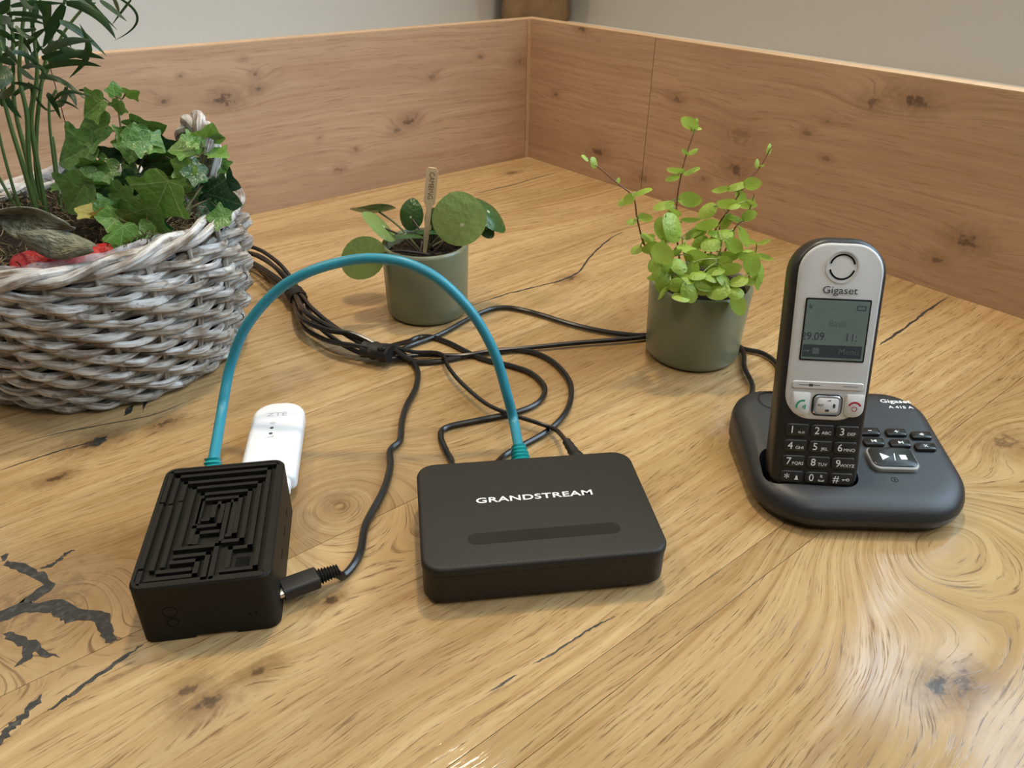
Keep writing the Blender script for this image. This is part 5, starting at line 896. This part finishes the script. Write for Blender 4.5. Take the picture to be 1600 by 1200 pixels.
# dark lining, soil
MB().lathe([(RZ(z) - .0075, z) for z in (.006, .03, .06, .09, .104)], 48).put('lining', M_SOIL, bk_)
r_ = random.Random(9); n = 40; vs = [(0, 0, .101)]
for k in range(1, 11):
    for j in range(n): q = .1035 * k / 10; vs.append((q * cos(2 * pi * j / n), q * sin(2 * pi * j / n), .099 + r_.uniform(-.003, .004) - .004 * (k / 10) ** 3))
mesh_obj('soil', vs, [(0, 1 + j, 1 + (j + 1) % n) for j in range(n)] + [(1 + (k - 1) * n + j, 1 + k * n + j, 1 + k * n + (j + 1) % n, 1 + (k - 1) * n + (j + 1) % n) for k in range(1, 10) for j in range(n)], M_SOIL, bk_)
# moss
_n = NT('dry_moss'); M_MOSS = _n.set(_n.ramp(_n.noise(_n.coord(), 90, 3), [(.35, (0.045, 0.032, 0.016)), (.55, (0.17, 0.125, 0.065)), (.72, (0.40, 0.32, 0.19))]), .8, .2)
m = MB(); r_ = random.Random(21)
def moss(cx, cy, sx, sy, z, cnt, L=.016):
    for _ in range(cnt):
        q = Vector((cx + r_.gauss(0, sx), cy + r_.gauss(0, sy), z + r_.uniform(-.003, .006))); d = Vector((r_.uniform(-1, 1), r_.uniform(-1, 1), r_.uniform(-.3, .7))).normalized(); pts = [q]
        for i in range(5):
            d = (d + Vector((r_.uniform(-.8, .8), r_.uniform(-.8, .8), r_.uniform(-.6, .5)))).normalized(); pts.append(pts[-1] + d * L / 5 * r_.uniform(.6, 1.2))
        pts = [p_ for p_ in pts if (Vector((p_.x, p_.y, 0)) - BC).length < .107]
        if len(pts) > 2: m.tube(pts, .00035, 3, False)
moss(-.250, .505, .012, .012, .112, 260); moss(-.232, .528, .008, .010, .116, 160); moss(-.350, .472, .020, .010, .105, 260); moss(-.300, .500, .04, .02, .103, 300); moss(-.37, .60, .04, .02, .107, 250); moss(-.30, .56, .05, .03, .104, 250)
o = m.put('dry_moss', M_MOSS, None); tag(o, 'tangled dry brown moss covering the soil inside the wicker basket', 'moss', kind='stuff')
# red crumpled paper and clear film
def sheet(name, f, nu, nv, mat, thick, parent=None):
    vs = [f(i / nu, j / nv) for j in range(nv + 1) for i in range(nu + 1)]
    fs = [(j * (nu + 1) + i, j * (nu + 1) + i + 1, (j + 1) * (nu + 1) + i + 1, (j + 1) * (nu + 1) + i) for j in range(nv) for i in range(nu)]
    o = mesh_obj(name, vs, fs, mat, parent, True, [(i / nu, j / nv) for j in range(nv + 1) for i in range(nu + 1)])
    md = o.modifiers.new('thickness', 'SOLIDIFY'); md.thickness = thick; return o
_n = NT('red_paper'); _n.bump(_n.noise(_n.coord(), 130, 4), .8, .004); M_REDP = _n.set(_n.mix(_n.noise(_n.coord(), 60, 3), (0.28, 0.008, 0.010), (0.55, 0.02, 0.02)), .45, .4)
from mathutils import noise as mn
def redf(u, v):
    th = radians(-90 + 50 * u); R_ = .104 - .042 * v
    q = Vector((BC.x + R_ * cos(th), BC.y + R_ * sin(th), .1045 + .010 * sin(pi * v)))
    return q + Vector((0, 0, .007)) * mn.noise(q * 90) + Vector((.004, .004, 0)) * mn.noise(q * 60 + Vector((5, 1, 2)))
tag(sheet('red_tissue_paper', redf, 40, 12, M_REDP, .0006), 'crumpled red tissue paper at the front inside the wicker basket', 'paper')
g2 = NT('clear_film'); tb = g2.t.nodes.new('ShaderNodeBsdfTransparent'); tb.inputs[0].default_value = (.9, .88, .88, 1); mx = g2.t.nodes.new('ShaderNodeMixShader')
g2.put(mx.inputs[0], g2.rng(g2.noise(g2.coord(), 70, 3), .35, .7, .12, .5)); g2.set((.75, .72, .72), .2, .5); g2.t.links.new(tb.outputs[0], mx.inputs[1]); g2.t.links.new(g2.bsdf.outputs[0], mx.inputs[2]); g2.t.links.new(mx.outputs[0], g2.out.inputs[0])
def filmf(u, v):
    th = radians(-112 + 80 * u); R_ = .1035 - .006 * v; z = .104 + .014 * v * (.6 + .6 * u)
    q = Vector((R_ * cos(th), R_ * sin(th), z)); return q + Vector((.003, .003, .002)) * mn.noise(q * 120)
sheet('clear_liner', filmf, 40, 6, g2.mat, .0003, bk_)
# withered big leaves
_n = NT('withered_leaf'); _n.bump(_n.noise(_n.coord('UV'), 12, 4), .6, .02); M_DRY = _n.set(_n.mix(_n.rng(_n.noise(_n.coord('UV'), 6, 4), .35, .65), (0.16, 0.16, 0.10), (0.32, 0.31, 0.21)), .6, .35); _n.translucent((.2, .2, .1, 1), .1)
for k, (a, b, nrm, wf) in enumerate(DRIED):
    A, B, Nn = Vector(a), Vector(b), Vector(nrm); Y = B - A; X = Y.normalized().cross(Nn); L = Y.length
    def df(u, v, A=A, Y=Y, X=X, Nn=Nn, L=L, k=k):
        w = L * .20 * sin(pi * min(1, .04 + u * .96)) ** .7
        s = (v - .5) * 2; cur = Nn * (L * (.16 * s * s * (1 if k == 0 else -1) * sin(pi * u) + .07 * sin(6 * u + 2 * s + k * 2)))
        return A + Y * u + X * (s * w) + cur + Vector((0, 0, .006))
    tag(sheet('withered_leaf', df, 18, 8, M_DRY, .0006), ('large withered grey-green leaf lying upper left in the basket', 'smaller curled withered leaf nearer the basket rim, above the red paper')[k], 'leaf')
# flowered paper at the back
_n = NT('flowered_paper'); _q = _n.sep(_n.coord('UV')); vd = _n.vor(_n.comb(_n.mul(_q[0], 4.5), _q[1], 0.0), 2.2, 'F1'); pc_ = _n.mix(_n.rng(_n.noise(_n.coord('UV'), 9, 3), .4, .7), (0.66, 0.58, 0.56), (0.80, 0.78, 0.77))
pc_ = _n.mix(_n.rng(vd, .10, .20, 1.0, 0.0), pc_, (0.75, 0.32, 0.05)); _n.bump(_n.noise(_n.coord(), 60, 3), .5, .006); M_FLOW = _n.set(pc_, .6, .3); _n.translucent((.8, .75, .72, 1), .2)
FS = spline(FLORAL, 8)
def ff(u, v):
    i = u * (len(FS) - 1); i0 = min(int(i), len(FS) - 2); q = FS[i0].lerp(FS[i0 + 1], i - i0).copy()
    q.z = .088 + (q.z + .004 * mn.noise(q * 70) - .088) * v; q.y += .010 * mn.noise(Vector((u * 9, v * 2, 0))) + .006 * v
    return q
tag(sheet('flowered_wrapping_paper', ff, 60, 8, M_FLOW, .0008), 'crumpled white wrapping paper with orange flowers along the back of the basket', 'paper')

# ---------------------------------------------------------------- ivy
ivy = thing('ivy_plant', 'green ivy with lobed pale-veined leaves filling the right half of the wicker basket', 'plant', (-.295, .53, .10))
ims = [ivy_leaf('leaf', mt, f) for mt, f in zip(M_IVY, (.42, .38, .36, .40))]
for s in IVYSTEMS: stem(ivy, [Vector(s[0]) - Vector((0, 0, .01))] + [Vector(q) for q in s], .0011, .0006, M_ISTEM)
ist = [Vector(q) for s in IVYSTEMS for q in spline(s, 6)]
for a, b, nrm, tn in IVY:
    A_, B_ = Vector(a), Vector(b); place_leaf(ims[tn], ivy, A_.lerp(B_, -.02), A_.lerp(B_, 1.0), nrm, .98)
    A = Vector(a).lerp(Vector(b), .14); q = min(ist, key=lambda w: (w - A).length)
    if .002 < (q - A).length < .09: stem(ivy, [q, q.lerp(A, .5) + Vector((0, 0, -.003)), A], .0006, .0005, M_ISTEM, 'leaf_stalk', 4, 5)
for k in range(34):          # smaller leaves in between
    q = rng.choice(ist) + Vector((rng.gauss(0, .014), rng.gauss(0, .008), rng.gauss(.002, .010)))
    q.x = max(q.x, -.295 + rng.uniform(0, .03)); q.z = min(q.z, .172)
    if q.z < .108: q.z = .108 + rng.uniform(0, .012)
    ang = rng.uniform(0, 2 * pi); nz_ = Vector((.45, -.80, .30)).normalized() + Vector((rng.gauss(0, .35), rng.gauss(0, .25), .5 + rng.gauss(0, .25))); nz_.normalize()
    t1 = nz_.cross(Vector((0, 1, 0))).normalized(); t2 = nz_.cross(t1); L_ = rng.uniform(.012, .020); tip_ = q + (t1 * cos(ang) + t2 * sin(ang)) * L_
    place_leaf(ims[rng.choice((0, 0, 1, 1, 2))], ivy, q, tip_, nz_, .98)
    w_ = min(ist, key=lambda w: (w - q).length)
    if (w_ - q).length > .002: stem(ivy, [w_, w_.lerp(q, .5), q.lerp(tip_, .12)], .0005, .0004, M_ISTEM, 'leaf_stalk', 3, 5)
# ---------------------------------------------------------------- palm
palm = thing('parlor_palm', 'tall dark-green parlor palm with narrow drooping leaflets at the left of the basket', 'plant', (-.385, .575, .10))
for i, s in enumerate(PALMSTEMS): stem(palm, s, .0021 if i in (1, 2, 3, 7, 8) else .0013, .0009, M_PSTEM, 'stem', 6, 7)
for A, B, Cc, w in PALM + [(tuple(Vector(A) + Vector((rng.uniform(-.03, .006), .02, rng.uniform(-.012, .012)))), tuple(Vector(B) + Vector((rng.uniform(-.04, .0), .03, rng.uniform(-.012, .012)))), tuple(Vector(C_) + Vector((rng.uniform(-.05, -.005), .03, rng.uniform(-.02, .012)))), w) for A, B, C_, w in PALM[:30:2]]:
    A, B, Cc = Vector(A), Vector(B), Vector(Cc); ctl = B * 2 - (A + Cc) * .5; org = palm.location; vs = []; uv = []; nn = 14
    view = Vector((.55, -.80, .18)).normalized(); tilt = rng.uniform(-.7, .7)
    for i in range(nn + 1):
        t = i / nn; q = A * (1 - t) ** 2 + ctl * (2 * t * (1 - t)) + Cc * t * t; d = ((ctl - A) * (1 - t) + (Cc - ctl) * t).normalized()
        s = d.cross(view).normalized(); s = (s * cos(tilt) + view * sin(tilt)).normalized(); up = s.cross(d)
        hwid = w * .52 * (sin(pi * min(1, (t * .93 + .07)) ** .8) ** .75 if t < 1 else 0) + .00008
        for k_ in (-1, 0, 1): vs.append(q - org + s * (k_ * hwid) + up * (-.25 * hwid * (0 if k_ == 0 else 1))); uv.append((k_ * .5, t))
    fs = [(i * 3 + k_, i * 3 + k_ + 1, i * 3 + k_ + 4, i * 3 + k_ + 3) for i in range(nn) for k_ in (0, 1)]
    mesh_obj('leaflet', vs, fs, M_PALM, palm, True, uv)

# ---------------------------------------------------------------- pot on the ledge in the corner
cpos = ROOM @ Vector((-.062, -.062, .172))
cp = thing('burlap_pot', 'brown burlap-wrapped pot on the ledge in the room corner, cut by the top edge', 'pot', tuple(cpos))
_n = NT('burlap'); cc = _n.sep(_n.coord()); wv_ = _n.mul(_n.m('SINE', _n.mul(cc[2], 2600.0)), _n.m('SINE', _n.mul(_n.m('ARCTAN2', cc[1], cc[0]), 130.0)))
_n.bump(wv_, .4, .001); M_BUR = _n.set(_n.mix(_n.add(_n.mul(_n.noise(_n.coord(), 40, 4), .8), _n.mul(wv_, .15)), (0.17, 0.095, 0.042), (0.42, 0.28, 0.15)), .85, .2)
rg = []
for rr, z in ((.040, 0), (.047, .003), (.049, .010), (.0475, .03), (.049, .06), (.051, .10), (.052, .13), (.049, .132), (.047, .12)):
    rg.append([((rr + .0012 * sin(7 * t + 20 * z) + .0008 * sin(13 * t)) * cos(t), (rr + .0012 * sin(7 * t + 20 * z) + .0008 * sin(13 * t)) * sin(t), z) for t in [2 * pi * i / 56 for i in range(56)]])
MB().loft(rg).put('wrap', M_BUR, cp)
MB().lathe([(.0505, .0), (.0512, .0015), (.0506, .003)], 40).loft([[(0.0495 * cos(t), .0495 * sin(t), z) for t in [2 * pi * i / 40 for i in range(40)]] for z in (.072, .075)]).put('ribbon', M_BIRCH, cp)
MB().lathe([(.0465, .117), (.0465, .119)], 40).put('soil', M_SOIL, cp)
